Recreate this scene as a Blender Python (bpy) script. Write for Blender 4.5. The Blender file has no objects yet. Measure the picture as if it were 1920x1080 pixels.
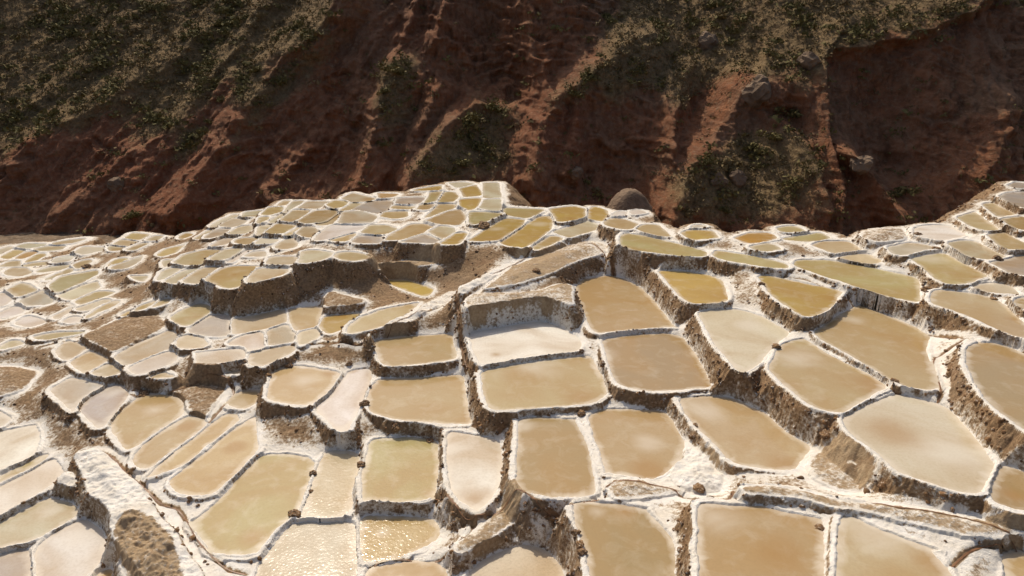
# Terraced salt ponds on a hillside in front of a dark red canyon wall
import bpy, math, random
import numpy as np
from mathutils import Vector
from mathutils.geometry import delaunay_2d_cdt

scene = bpy.context.scene
col = scene.collection

# ------------------------------------------------------------------ camera
cam_data = bpy.data.cameras.new('camera')
cam = bpy.data.objects.new('camera', cam_data)
col.objects.link(cam)
cam.location = (0, 0, 20)
cam.rotation_euler = (math.radians(90 - 19), 0, 0)
cam_data.sensor_width = 36
cam_data.lens = 24
cam_data.clip_end = 2000
scene.camera = cam

# ------------------------------------------------------------------ sky and sun
SUN_AZ = math.radians(-20)      # from the viewing direction, to the left
SUN_EL = math.radians(50)
world = bpy.data.worlds.new('World')
scene.world = world
world.use_nodes = True
wn = world.node_tree.nodes
sky = wn.new('ShaderNodeTexSky')
sky.sky_type = 'NISHITA'
sky.sun_disc = False
sky.sun_elevation = SUN_EL
sky.sun_rotation = SUN_AZ
sky.air_density = 0.8
sky.dust_density = 4.0
sky.ozone_density = 0.6
wn['Background'].inputs[1].default_value = 0.105
world.node_tree.links.new(sky.outputs[0], wn['Background'].inputs[0])
sun_data = bpy.data.lights.new('sun', 'SUN')
sun = bpy.data.objects.new('sun', sun_data)
col.objects.link(sun)
sun_data.energy = 3.3
sun_data.angle = math.radians(0.5)
sun_data.color = (1.0, 0.90, 0.75)
sun.rotation_euler = (-(math.pi / 2 - SUN_EL), 0, -SUN_AZ)
scene.view_settings.view_transform = 'Standard'
scene.view_settings.look = 'None'
scene.view_settings.exposure = 0.0
scene.view_settings.gamma = 1.0

# ------------------------------------------------------------------ traced plan of the place (metres)
PONDS=[
["F1","t",1.9,[[-8.24,38.58],[-7.66,37.74],[-6.66,37.82],[-4.22,38.5],[-3.48,38.86],[-4.0,42.94],[-6.94,42.6],[-9.2,41.92]],None,None,0,"leftmost tan pond in the centre steps"],
["F2","t",1.3,[[-8.38,36.08],[-8.27,34.62],[-8.15,34.57],[-7.81,33.27],[-6.33,32.53],[-4.41,32.11],[-2.17,31.96],[-2.26,32.28],[-2.46,34.09],[-2.99,37.96],[-5.82,37.5],[-8.12,37.41]],None,None,0,"rightmost tan pond in the centre steps"],
["F3","t",1.32,[[-14.52,37.01],[-14.19,35.32],[-13.89,34.68],[-12.91,34.21],[-11.49,33.98],[-11.18,34.21],[-10.65,35.98],[-10.53,38.1],[-10.9,38.28],[-12.74,38.95],[-13.8,39.14],[-14.84,38.47]],[-12.51,37.0,0.77],[-11.18,38.09,0.46],0,"the only tan salt pond in the lower left of centre"],
["F4","w",1.16,[[-10.35,37.32],[-10.57,35.61],[-11.03,33.88],[-10.17,32.85],[-9.3,31.66],[-8.66,31.33],[-8.65,32.0],[-8.55,35.29],[-8.53,37.4],[-8.9,39.1],[-10.2,38.79]],None,[-10.02,38.72,0.27],0,"the only white salt pond in the lower left of centre"],
["F5","c",2.5,[[-10.84,41.29],[-9.0,42.39],[-7.94,43.72],[-7.43,44.68],[-7.0,46.75],[-6.77,47.46],[-9.26,46.18],[-10.67,44.4],[-11.07,42.84]],None,None,0,"rightmost cream tan pond below the long brown wall"],
["F6","o",2.01,[[-13.46,44.24],[-13.25,43.63],[-12.34,42.33],[-11.35,43.59],[-10.96,44.54],[-10.98,45.55],[-10.94,46.7],[-13.54,46.02],[-13.47,44.74]],None,[-12.36,46.08,0.54],0,"the only ochre salt pond below the long brown wall"],
["X1","c",1.86,[[-18.95,42.72],[-17.23,43.65],[-15.93,45.22],[-17.03,48.01],[-18.77,46.69],[-20.2,45.84]],None,None,0,"leftmost cream tan pond below the long brown wall"],
["F8","t",1.85,[[-15.92,45.38],[-14.9,43.31],[-13.49,44.14],[-13.96,45.9],[-13.96,46.97],[-14.46,48.51],[-16.91,47.94]],None,None,0,"rightmost tan pond below the long brown wall"],
["X2","w",1.84,[[-17.46,41.01],[-16.86,40.06],[-16.06,40.8],[-16.38,41.84],[-17.02,43.25],[-17.68,43.51],[-18.67,42.2],[-18.82,41.1]],None,None,0,"rightmost white pond below the long brown wall"],
["F10","g",1.84,[[-16.57,42.52],[-16.01,40.86],[-14.41,41.62],[-14.57,42.75],[-15.22,43.69],[-15.88,44.92],[-16.97,43.69]],None,None,0,"the only grey salt pond below the long brown wall"],
["F11","p",1.91,[[-14.18,41.46],[-13.75,40.6],[-13.09,41.68],[-12.86,42.81],[-13.66,43.96],[-14.65,43.03]],None,None,0,"rightmost pale cream pond below the long brown wall"],
["X3","t",1.78,[[-16.26,38.19],[-15.41,37.98],[-15.16,38.21],[-14.47,39.28],[-13.94,40.67],[-14.45,41.45],[-16.78,40.09]],None,None,0,"leftmost tan pond below the long brown wall"],
["X4","w",2.63,[[-2.36,38.38],[-1.89,36.63],[-1.51,36.56],[0.0,37.15],[1.29,37.75],[4.13,38.38],[4.41,39.64],[4.26,40.71],[3.05,42.53],[2.01,43.4],[0.0,42.72],[-1.94,41.79],[-2.8,41.33]],[0.0,39.18,1.33],[-0.97,37.98,0.32],0,"the only white salt pond in the block right of centre"],
["X5","t",2.42,[[-1.6,33.22],[-1.11,31.41],[0.0,31.47],[2.52,31.81],[4.47,32.21],[5.22,33.36],[5.23,34.88],[4.95,36.61],[4.82,38.34],[1.93,37.58],[0.0,36.99],[-1.8,36.05]],[1.26,36.55,1.42],[3.74,32.93,0.75],0,"leftmost tan pond in the block right of centre"],
["X6","t",3.08,[[4.78,46.76],[4.96,44.25],[5.04,41.58],[5.32,40.1],[8.09,40.79],[11.01,41.38],[10.62,40.88],[10.44,43.55],[10.32,45.66],[9.8,49.16],[9.06,51.22],[7.87,52.3],[5.55,51.26],[4.87,49.31]],None,None,0,"second tan pond from the left in the block right of centre"],
["G4","b",2.86,[[5.67,36.36],[5.64,34.26],[5.85,33.3],[7.13,32.71],[9.24,32.85],[11.03,33.23],[10.87,33.19],[10.98,36.55],[10.98,38.47],[10.91,40.12],[9.92,40.79],[7.36,40.46],[5.64,39.7]],[5.45,37.48,0.9],None,0,"rightmost brown pond in the block right of centre"],
["X7","p",4.13,[[11.64,36.56],[11.78,34.21],[11.91,32.02],[13.35,33.46],[14.57,35.36],[15.58,36.5],[16.54,37.58],[16.53,38.42],[15.88,40.62],[15.36,41.29],[14.66,41.8],[12.89,41.7],[11.98,41.12]],[14.46,39.02,0.72],None,0,"the only pale cream salt pond on the middle right terraces"],
["X8","t",2.11,[[3.95,29.61],[4.16,28.17],[4.26,26.13],[4.1,26.42],[5.93,25.91],[6.49,25.83],[7.1,26.44],[7.81,27.42],[8.27,28.66],[8.37,29.2],[8.24,30.73],[8.02,32.0],[6.62,32.06],[6.51,32.2],[4.68,32.2],[3.96,31.51]],[6.6,28.89,0.57],[6.2,26.73,0.63],0,"rightmost tan pond in the block right of centre"],
["X9","b",2.08,[[0.29,29.93],[0.2,28.0],[0.19,25.67],[0.46,25.16],[1.25,24.64],[2.67,24.64],[3.34,24.71],[3.53,25.04],[3.68,26.36],[3.66,28.96],[3.21,31.28],[3.42,31.09],[1.39,31.46],[0.25,31.24]],[0.54,30.44,0.49],None,0,"leftmost brown pond in the block right of centre"],
["X10","c",2.68,[[8.79,30.17],[9.18,28.89],[9.57,27.42],[9.79,26.21],[10.37,25.96],[11.25,25.75],[12.32,25.62],[12.65,25.98],[13.95,27.59],[13.61,28.05],[13.18,28.98],[13.0,29.95],[12.8,30.87],[12.45,31.2],[11.77,32.43],[10.67,32.56],[8.83,32.36]],[10.1,31.01,1.09],[12.12,26.21,0.71],0,"the only cream tan salt pond on the middle right terraces"],
["J1","w",1.25,[[-3.19,28.83],[-2.85,26.35],[-2.36,25.47],[-1.44,24.77],[-1.58,24.7],[-0.89,25.73],[-0.49,27.09],[-0.45,28.86],[-0.61,30.52],[-1.85,30.96],[-2.94,31.25],[-3.32,31.15]],[-3.08,29.79,0.86],[-1.66,25.67,0.62],0,"the only white salt pond at the bottom centre"],
["J2","v",0.6,[[-7.38,30.07],[-7.29,28.12],[-6.8,26.3],[-6.64,26.44],[-4.99,26.28],[-3.69,26.45],[-3.54,26.73],[-3.62,28.67],[-3.95,31.48],[-5.44,31.87],[-6.22,31.73],[-7.59,31.58]],None,[-3.85,26.96,0.35],1.0,"the only olive salt pond at the bottom centre"],
["J3","p",0.15,[[-9.85,30.52],[-9.78,29.1],[-9.66,27.37],[-9.52,25.71],[-9.66,25.8],[-7.96,25.8],[-7.46,25.99],[-7.4,26.64],[-7.72,28.23],[-7.71,29.46],[-7.87,30.69],[-8.18,31.19],[-9.78,31.28]],None,None,1.3,"the only pale cream salt pond in the lower left of centre"],
["J4","p",0.0,[[-10.16,24.81],[-10.24,23.81],[-10.4,22.92],[-10.31,20.76],[-5.92,20.76],[-6.3,22.38],[-6.91,24.99],[-7.11,25.61],[-9.7,25.72]],None,None,1.0,"the only pale cream salt pond on the lower left bench"],
["J5","t",0.05,[[-6.59,24.42],[-6.1,22.82],[-5.31,23.19],[-4.55,23.31],[-4.22,23.58],[-3.17,24.32],[-3.18,25.29],[-3.64,25.87],[-4.93,25.94],[-6.91,26.03]],[-5.74,24.84,0.33],None,1.5,"leftmost tan pond at the bottom centre"],
["X11","v",0.15,[[-13.54,28.46],[-13.71,27.39],[-14.2,25.47],[-14.43,25.47],[-13.58,24.62],[-12.53,23.36],[-11.63,23.32],[-10.8,23.46],[-10.72,23.56],[-10.42,24.99],[-9.92,25.81],[-9.79,26.97],[-10.0,29.12],[-10.16,30.43],[-11.59,30.97],[-13.0,30.97],[-13.21,30.07]],None,[-11.18,24.37,0.55],0,"rightmost olive pond on the lower left bench"],
["X12","s",0.3,[[-2.12,20.71],[2.03,20.71],[2.09,22.04],[1.86,22.88],[1.23,23.65],[0.5,23.82],[-0.03,23.58],[-1.21,22.88],[-1.77,22.03]],None,None,0,"the only speckled salt pond along the bottom right"],
["K2","b",2.13,[[2.55,22.56],[2.76,21.55],[2.89,19.93],[2.95,18.85],[5.75,18.85],[5.87,19.92],[6.27,21.77],[6.17,22.17],[5.46,23.74],[5.64,23.66],[4.35,24.05],[3.52,24.14],[2.75,24.05],[2.59,23.96]],[3.51,23.57,0.4],[4.61,23.57,0.48],0,"leftmost brown pond along the bottom right"],
["X13","t",3.13,[[7.03,21.61],[6.6,19.59],[6.17,17.73],[10.07,17.73],[10.53,18.74],[11.28,20.35],[11.78,21.73],[11.79,21.83],[10.93,22.12],[10.03,22.48],[9.88,22.64],[8.8,22.54],[8.11,22.71],[7.34,22.81]],[7.79,21.93,0.92],[9.29,19.87,1.04],0,"leftmost tan pond along the bottom right"],
["L2","c",3.29,[[12.19,21.15],[11.46,19.56],[10.51,17.63],[14.21,17.63],[14.95,18.77],[14.81,20.01],[15.06,19.88],[15.07,19.83],[13.84,20.82],[13.44,21.2],[13.05,21.71],[12.67,21.81]],[13.34,20.81,0.98],[14.72,19.15,0.74],0,"the only cream tan salt pond along the bottom right"],
["X14","t",2.93,[[16.61,18.3],[18.04,18.3],[18.98,19.56],[18.8,20.1],[18.17,20.29],[17.65,20.1]],None,None,0,"rightmost tan pond along the bottom right"],
["X15","p",4.09,[[14.9,26.79],[14.94,26.03],[15.34,25.06],[15.42,23.4],[15.58,23.29],[16.84,22.24],[17.66,22.0],[18.1,22.27],[18.81,23.07],[19.53,23.77],[19.83,24.3],[19.98,25.24],[20.37,26.92],[20.58,28.36],[20.53,28.93],[19.54,29.79],[18.85,30.02],[17.7,29.42],[16.5,28.63],[15.25,27.83]],[18.6,24.86,1.34],[16.81,26.57,1.07],0,"leftmost pale cream pond on the right hand terraces"],
["X16","b",4.04,[[19.22,23.22],[18.43,22.35],[18.03,21.69],[18.21,21.3],[18.78,20.99],[19.77,20.75],[21.24,22.69],[20.48,23.71],[20.11,24.17]],None,[19.1,22.01,0.41],0,"rightmost brown pond along the bottom right"],
["H1","t",4.41,[[17.8,35.7],[18.31,34.07],[18.82,32.1],[19.13,30.59],[19.75,29.81],[20.91,29.97],[21.46,31.26],[22.41,33.31],[22.73,34.29],[24.08,36.28],[24.27,36.45],[24.19,38.17],[23.68,39.69],[22.84,42.04],[22.74,41.88],[20.39,39.89],[17.69,37.18]],[21.07,39.21,0.66],None,0,"leftmost tan pond on the right hand terraces"],
["H2","t",4.18,[[13.51,32.14],[13.8,30.47],[14.14,28.58],[14.8,28.08],[15.35,28.08],[16.78,29.23],[18.45,30.43],[18.75,30.72],[18.59,32.11],[18.04,33.24],[17.54,34.62],[17.11,36.7],[16.99,36.81],[15.78,36.24],[14.83,35.01],[13.48,32.59]],[15.83,34.24,1.06],[18.27,30.92,1.07],0,"the only tan salt pond on the middle right terraces"],
["X17","b",5.31,[[22.4,30.42],[21.64,28.55],[21.18,27.16],[21.06,25.61],[21.04,24.61],[21.24,23.14],[26.37,29.94],[26.4,32.18],[26.02,33.55],[25.41,33.71],[24.35,33.4],[23.54,32.44]],None,None,0,"the only brown salt pond on the right hand terraces"],
["X18","c",5.89,[[24.92,37.95],[25.24,37.33],[25.78,35.72],[25.98,34.23],[26.24,33.34],[26.9,32.49],[27.93,33.93],[28.47,35.72],[29.04,37.42],[29.27,38.69],[28.91,39.71],[27.73,40.37],[26.63,40.65],[25.42,38.98]],None,[28.01,35.49,0.48],0,"the only cream tan salt pond on the right hand terraces"],
["D2","v",5.48,[[20.28,46.78],[21.14,44.86],[22.36,42.56],[23.63,40.37],[24.89,39.15],[26.37,41.64],[27.64,44.09],[27.13,44.97],[25.32,47.05],[23.44,48.55],[21.14,48.55],[20.61,47.93]],None,None,0,"leftmost olive pond on the right hand terraces"],
["X19","o",5.12,[[16.88,42.67],[16.84,40.92],[17.04,39.66],[17.25,38.12],[17.58,37.77],[18.37,38.12],[19.48,39.19],[20.23,40.14],[21.62,42.22],[21.61,42.8],[20.52,43.69],[19.38,44.76],[17.87,46.12],[17.21,45.51]],None,[20.49,41.12,0.75],0,"rightmost ochre pond on the middle right terraces"],
["C1","o",4.47,[[11.12,44.83],[11.47,42.41],[11.75,41.78],[13.52,41.9],[14.38,42.41],[14.91,45.12],[15.2,46.84],[14.54,48.02],[13.04,48.97],[10.97,49.13]],None,None,0,"leftmost ochre pond on the middle right terraces"],
["C2","v",5.49,[[8.69,52.39],[9.31,51.03],[11.19,50.1],[13.01,49.21],[14.57,49.21],[15.04,50.59],[14.62,51.44],[12.98,53.43],[11.06,55.66],[9.58,56.54],[8.81,54.65]],None,None,0,"leftmost olive pond along the crest right of centre"],
["X20","v",5.59,[[15.01,49.0],[15.6,47.83],[16.9,47.03],[18.11,46.13],[19.51,45.93],[19.91,47.1],[18.91,48.38],[17.7,49.5],[15.74,50.73],[15.32,50.07]],None,None,0,"the only olive salt pond on the middle right terraces"],
["C4","c",5.66,[[8.19,58.16],[9.55,56.72],[10.63,57.29],[11.23,59.09],[10.24,60.94],[9.13,61.4],[8.17,59.77]],None,None,0,"leftmost cream tan pond along the crest right of centre"],
["C5","c",5.66,[[11.19,55.79],[12.14,54.62],[13.16,54.41],[13.07,57.14],[12.95,58.83],[11.54,58.83],[10.52,57.36]],None,None,0,"second cream tan pond from the left along the crest right of centre"],
["C6","o",5.95,[[13.94,53.78],[14.2,52.12],[15.73,52.73],[16.64,52.93],[16.84,55.53],[14.88,55.76],[13.91,54.85]],None,None,0,"rightmost ochre pond along the crest right of centre"],
["C7","r",5.95,[[17.83,52.8],[18.18,51.11],[19.84,51.7],[21.24,52.93],[21.41,54.14],[21.16,54.84],[19.62,54.84],[17.7,53.06]],None,None,0,"the only orange salt pond along the crest right of centre"],
["X21","c",5.95,[[18.32,49.12],[19.08,48.98],[20.41,49.56],[20.4,50.61],[20.05,51.7],[18.04,50.45]],None,None,0,"rightmost cream tan pond along the crest right of centre"],
["C9","o",5.28,[[4.03,63.29],[4.13,61.08],[5.57,61.62],[6.92,63.34],[7.37,67.04],[6.24,68.35],[3.74,66.95],[3.79,65.65]],None,[5.51,62.76,0.8],0,"leftmost ochre pond along the crest right of centre"],
["C10","o",5.1,[[7.21,63.22],[8.51,61.97],[9.28,64.55],[9.59,67.01],[8.85,68.57],[8.2,68.89],[7.64,67.02]],None,None,0,"second ochre pond from the left along the crest right of centre"],
["C11","p",4.96,[[4.91,56.66],[6.62,58.47],[8.42,60.51],[7.21,63.5],[5.32,61.06],[3.51,58.89]],None,None,0,"the only pale cream salt pond along the crest right of centre"],
["C12","v",4.9,[[1.83,52.94],[3.32,54.75],[4.59,56.9],[3.5,58.04],[2.25,55.59],[1.64,53.93]],None,None,0,"rightmost olive pond on the central top terrace"],
["X22","o",5.11,[[-2.66,54.95],[-1.12,55.29],[0.0,58.16],[0.9,60.5],[1.32,63.01],[-0.45,63.62],[-0.91,63.31],[-2.65,58.38],[-3.77,55.13]],[-1.43,59.33,0.67],None,0,"second ochre pond from the left on the central top terrace"],
["X23","o",5.02,[[-0.79,54.3],[0.0,53.65],[1.08,53.33],[2.26,55.99],[3.56,59.69],[3.85,62.77],[3.69,65.01],[2.55,64.76],[1.47,61.72],[0.0,57.79],[-0.98,55.14]],[2.57,61.71,0.69],None,0,"rightmost ochre pond on the central top terrace"],
["X24","v",5.18,[[0.19,63.76],[1.51,62.94],[2.9,65.82],[3.37,67.23],[-0.54,67.96],[-0.85,67.84],[-0.88,64.71]],None,None,0,"leftmost olive pond on the central top terrace"],
["C15","w",5.8,[[10.27,61.3],[11.0,63.22],[9.99,63.57],[9.13,61.62]],None,None,0,"leftmost white pond along the crest right of centre"],
["C16","w",6.05,[[15.12,55.85],[16.43,56.13],[16.54,56.98],[15.81,57.22],[15.11,56.27]],None,None,0,"rightmost white pond along the crest right of centre"],
["D4","v",5.98,[[22.09,54.98],[22.69,54.54],[24.41,54.98],[24.45,57.05],[23.43,57.05],[22.28,56.11]],None,None,0,"second olive pond from the left along the crest right of centre"],
["D5","v",5.8,[[21.81,52.85],[23.43,52.26],[24.66,52.66],[25.87,53.49],[25.85,55.44],[23.82,54.56],[21.73,53.46]],None,None,0,"rightmost olive pond along the crest right of centre"],
["D6","c",5.8,[[23.65,50.32],[23.82,48.86],[25.35,49.58],[26.63,49.94],[26.85,51.46],[26.78,52.66],[24.66,52.66],[23.31,51.46]],None,None,0,"leftmost cream tan pond on the far right rise"],
["D7","c",5.66,[[24.23,47.96],[25.19,47.12],[25.9,46.63],[26.98,47.62],[26.96,49.54],[25.75,49.54],[24.15,48.65]],None,None,0,"second cream tan pond from the left on the far right rise"],
["D8","p",6.36,[[27.18,46.59],[28.04,46.59],[29.96,47.98],[31.48,48.37],[31.35,49.32],[30.4,50.25],[27.82,48.94]],[29.38,47.98,0.54],None,0,"leftmost pale cream pond on the far right rise"],
["D9","w",6.7,[[30.94,50.9],[31.32,50.08],[32.06,49.3],[33.58,50.02],[35.01,50.89],[35.46,53.51],[35.05,54.43],[33.16,54.1],[32.0,53.0]],None,None,0,"the only white salt pond on the far right rise"],
["D10","v",6.19,[[27.97,44.58],[27.26,41.96],[27.4,40.59],[28.79,40.86],[31.1,42.37],[31.26,44.57],[31.55,47.17],[31.39,48.04],[29.44,47.17],[28.21,46.5]],[29.53,46.5,0.83],[30.23,42.02,0.55],0,"rightmost olive pond on the right hand terraces"],
["D11","p",6.69,[[31.72,47.15],[31.39,45.1],[32.15,44.3],[34.15,45.1],[34.14,45.79],[34.35,47.51],[34.68,49.34],[33.77,49.75],[32.14,48.82]],None,None,0,"rightmost pale cream pond on the far right rise"],
["D12","c",7.18,[[35.81,52.19],[35.74,50.43],[37.26,50.66],[37.73,51.91],[38.44,54.13],[39.52,57.27],[36.61,55.12]],None,None,0,"third cream tan pond from the left on the far right rise"],
["D13","c",7.53,[[39.82,56.1],[38.87,53.43],[41.22,54.58],[41.73,57.11],[42.28,59.3],[40.97,58.73]],None,None,0,"second cream tan pond from the right on the far right rise"],
["D14","g",8.05,[[41.88,56.84],[41.35,54.49],[42.03,54.24],[45.76,59.09],[46.77,61.83],[44.87,61.21],[43.0,59.68]],None,None,0,"second grey pond from the left on the far right rise"],
["D15","t",7.57,[[37.72,50.36],[37.54,48.93],[38.66,49.13],[40.81,52.09],[41.16,53.94],[38.56,52.79]],None,None,0,"the only tan salt pond on the far right rise"],
["D16","c",7.05,[[34.53,46.93],[34.34,45.54],[36.22,45.71],[36.81,46.39],[36.81,46.92],[37.15,48.77],[37.67,50.67],[35.73,49.93]],None,None,0,"rightmost cream tan pond on the far right rise"],
["D17","g",6.73,[[31.77,42.4],[31.54,40.87],[32.68,40.58],[35.65,44.68],[35.5,45.49],[34.58,45.16],[34.02,44.54],[31.8,43.75]],None,None,0,"leftmost grey pond on the far right rise"],
["D18","p",6.07,[[29.18,39.46],[30.35,39.07],[30.92,39.08],[31.53,40.73],[31.01,41.42],[30.06,41.42],[28.76,40.47]],None,None,0,"rightmost pale cream pond on the right hand terraces"],
["D19","t",6.25,[[28.73,36.0],[29.33,35.79],[30.93,37.99],[30.32,38.29],[29.25,37.48]],None,None,0,"rightmost tan pond on the right hand terraces"],
["D20","g",8.22,[[46.28,61.89],[47.85,62.21],[49.55,64.57],[48.52,65.63],[46.08,63.2]],None,None,0,"rightmost grey pond on the far right rise"],
["B1","o",5.4,[[-9.09,75.53],[-7.8,76.21],[-8.24,79.18],[-10.87,76.71],[-11.16,75.53]],None,None,0,"leftmost ochre pond at the central crest"],
["B2","v",5.34,[[-9.05,72.49],[-9.12,69.11],[-7.95,70.11],[-7.77,75.97],[-9.18,75.19]],None,None,0,"leftmost olive pond at the central crest"],
["B3","v",5.25,[[-7.78,70.05],[-5.87,70.39],[-5.75,73.35],[-6.4,75.92],[-7.63,75.92]],None,None,0,"second olive pond from the left at the central crest"],
["B4","o",5.4,[[-5.15,71.92],[-2.98,72.9],[-4.18,79.63],[-5.99,77.06]],None,None,0,"rightmost ochre pond at the central crest"],
["B5","o",5.4,[[-5.32,67.89],[-4.1,65.22],[-3.34,67.44],[-3.16,71.91],[-5.57,71.1]],None,None,0,"second ochre pond from the left at the central crest"],
["B6","p",5.5,[[-3.11,71.03],[-1.04,71.03],[-1.58,80.36],[-3.44,80.36]],None,None,0,"rightmost pale cream pond at the central crest"],
["B7","p",5.5,[[-3.26,66.21],[-1.8,64.77],[-1.04,65.06],[-1.12,70.93],[-2.94,70.54]],None,None,0,"second pale cream pond from the left at the central crest"],
["B8","p",5.4,[[-6.22,77.07],[-4.29,79.93],[-5.74,81.36],[-7.64,80.68]],None,None,0,"leftmost pale cream pond at the central crest"],
["B9","v",5.4,[[-4.0,60.88],[-3.57,59.37],[-2.24,61.06],[-0.97,63.53],[-0.76,64.34],[-2.41,65.06],[-4.15,65.06]],None,None,0,"rightmost olive pond at the central crest"],
["B10","r",5.06,[[-14.39,72.99],[-12.86,73.73],[-12.55,75.73],[-15.25,76.21],[-15.05,75.67]],None,None,0,"the only orange salt pond at the central crest"],
["B11","c",4.88,[[-17.16,71.77],[-15.06,72.14],[-14.82,73.93],[-16.78,75.9],[-18.32,77.45],[-18.76,73.84]],None,[-15.6,73.59,0.7],0,"rightmost cream tan pond on the upper crest left of centre"],
["B12","o",4.85,[[-18.31,68.86],[-17.44,69.69],[-17.51,72.79],[-19.38,73.32],[-19.64,70.83]],None,None,0,"rightmost ochre pond on the upper crest left of centre"],
["B13","t",4.84,[[-16.93,67.71],[-15.79,68.45],[-15.47,71.33],[-17.09,72.17],[-17.61,67.95]],None,None,0,"rightmost tan pond on the upper crest left of centre"],
["B14","g",4.88,[[-13.11,66.09],[-12.57,66.31],[-12.6,72.03],[-13.19,73.06],[-15.62,72.65],[-16.33,68.09]],None,None,0,"rightmost grey pond on the upper crest left of centre"],
["B15","g",5.2,[[-11.27,69.39],[-9.57,69.39],[-9.21,72.12],[-9.49,73.2],[-12.29,72.81],[-12.23,69.82]],[-10.67,70.92,0.67],None,0,"the only grey salt pond at the central crest"],
["B16","c",5.1,[[-9.81,67.22],[-9.75,68.84],[-12.31,69.5],[-12.29,67.62]],None,None,0,"rightmost cream tan pond at the central crest"],
["B17","c",4.99,[[-11.02,63.45],[-10.04,64.56],[-10.43,67.23],[-12.77,66.88],[-12.87,64.73]],None,None,0,"leftmost cream tan pond at the central crest"],
["B18","g",4.94,[[-15.92,62.05],[-13.89,62.05],[-12.99,62.53],[-13.03,65.1],[-15.19,67.69],[-16.96,67.12],[-16.26,62.34]],[-13.99,62.46,0.6],None,0,"leftmost grey pond on the upper crest left of centre"],
["B19","t",5.23,[[-8.32,66.44],[-7.8,69.43],[-9.41,69.43],[-9.64,66.85]],None,None,0,"leftmost tan pond at the central crest"],
["B20","t",5.14,[[-8.42,63.22],[-7.6,64.06],[-5.73,67.85],[-5.7,69.75],[-7.62,70.1],[-8.04,66.2]],None,None,0,"second tan pond from the left at the central crest"],
["B21","t",5.17,[[-6.86,60.83],[-4.75,60.22],[-4.24,63.0],[-5.13,67.53],[-6.56,66.1],[-8.12,62.35]],None,None,0,"rightmost tan pond at the central crest"],
["B22","t",5.0,[[-9.15,55.91],[-7.64,58.46],[-6.95,60.54],[-7.99,61.79],[-9.37,61.79],[-10.75,57.66],[-10.8,55.61]],None,[-9.74,60.77,0.49],0,"the only tan salt pond on the central top terrace"],
["B23","g",5.05,[[-7.97,54.8],[-6.1,54.56],[-5.81,55.49],[-7.69,57.87],[-9.49,55.05]],None,None,0,"the only grey salt pond on the central top terrace"],
["B24","p",5.12,[[-5.76,55.47],[-4.91,58.41],[-5.16,59.8],[-6.55,60.71],[-7.43,58.42]],None,None,0,"the only pale cream salt pond on the central top terrace"],
["B25","o",5.2,[[-4.54,53.44],[-4.01,55.19],[-3.83,57.78],[-4.8,57.78],[-6.02,53.89]],None,None,0,"leftmost ochre pond on the central top terrace"],
["B26","c",4.9,[[-11.48,58.01],[-10.54,58.72],[-10.29,60.15],[-11.36,61.68],[-13.2,61.97],[-13.52,58.7]],None,None,0,"rightmost cream tan pond just above the long brown wall"],
["B27","g",4.8,[[-13.01,55.52],[-10.99,55.52],[-11.05,56.85],[-11.3,57.99],[-13.52,58.28],[-13.73,56.08]],None,None,0,"the only grey salt pond just above the long brown wall"],
["B28","o",4.8,[[-14.15,55.88],[-13.87,56.48],[-13.73,58.67],[-14.04,59.19],[-15.85,56.38]],None,None,0,"rightmost ochre pond just above the long brown wall"],
["B29","w",4.84,[[-15.94,56.43],[-15.16,57.99],[-13.54,60.03],[-13.54,61.65],[-16.84,61.97],[-17.16,58.04],[-16.85,56.21]],None,None,0,"the only white salt pond just above the long brown wall"],
["B30","b",4.51,[[-17.85,58.22],[-17.32,59.15],[-17.58,60.69],[-18.66,62.81],[-19.64,62.81],[-19.64,60.07]],None,None,0,"the only brown salt pond just above the long brown wall"],
["B31","p",4.08,[[-19.53,56.0],[-18.64,56.84],[-18.81,58.25],[-20.3,60.67],[-20.63,58.67],[-20.6,56.84]],None,None,0,"second pale cream pond from the right just above the long brown wall"],
["B32","p",4.6,[[-16.46,50.34],[-15.22,50.77],[-14.52,51.94],[-14.5,53.54],[-16.2,54.37],[-17.33,54.15],[-16.71,51.45]],None,None,0,"rightmost pale cream pond just above the long brown wall"],
["B33","c",4.6,[[-13.23,51.13],[-12.05,50.95],[-11.12,52.04],[-11.73,52.99],[-12.87,53.77],[-14.07,53.77],[-14.4,52.71]],None,None,0,"second cream tan pond from the right just above the long brown wall"],
["B34","c",4.24,[[-19.25,51.22],[-17.14,51.22],[-17.05,52.21],[-17.59,53.63],[-19.74,53.63],[-19.6,51.94]],None,None,0,"second cream tan pond from the left just above the long brown wall"],
["X25","c",4.06,[[-19.28,47.14],[-18.79,47.5],[-17.75,48.51],[-17.12,49.68],[-17.42,50.91],[-19.9,51.07],[-19.88,49.81],[-19.68,48.22]],None,None,0,"leftmost cream tan pond just above the long brown wall"],
["B36","o",4.34,[[-22.52,60.69],[-20.88,60.41],[-20.58,63.59],[-20.72,64.07],[-22.84,64.73],[-22.88,61.31]],None,None,0,"second ochre pond from the left just above the long brown wall"],
["B37","p",3.99,[[-22.6,58.02],[-20.93,58.67],[-21.14,60.24],[-22.97,60.57],[-22.87,58.84]],None,None,0,"second pale cream pond from the left just above the long brown wall"],
["B38","t",4.59,[[-18.27,62.4],[-16.84,62.95],[-17.07,67.2],[-17.12,68.06],[-19.07,65.5],[-18.96,63.77]],None,None,0,"the only tan salt pond just above the long brown wall"],
["B39","b",4.66,[[-19.48,63.0],[-17.88,63.99],[-17.6,68.01],[-18.2,69.43],[-20.39,68.99],[-20.69,64.22]],None,None,0,"the only brown salt pond on the upper crest left of centre"],
["B40","c",4.5,[[-22.45,64.84],[-21.01,64.48],[-20.69,67.26],[-20.85,69.76],[-22.82,70.12],[-22.77,65.25]],None,None,0,"leftmost cream tan pond on the upper crest left of centre"],
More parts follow.
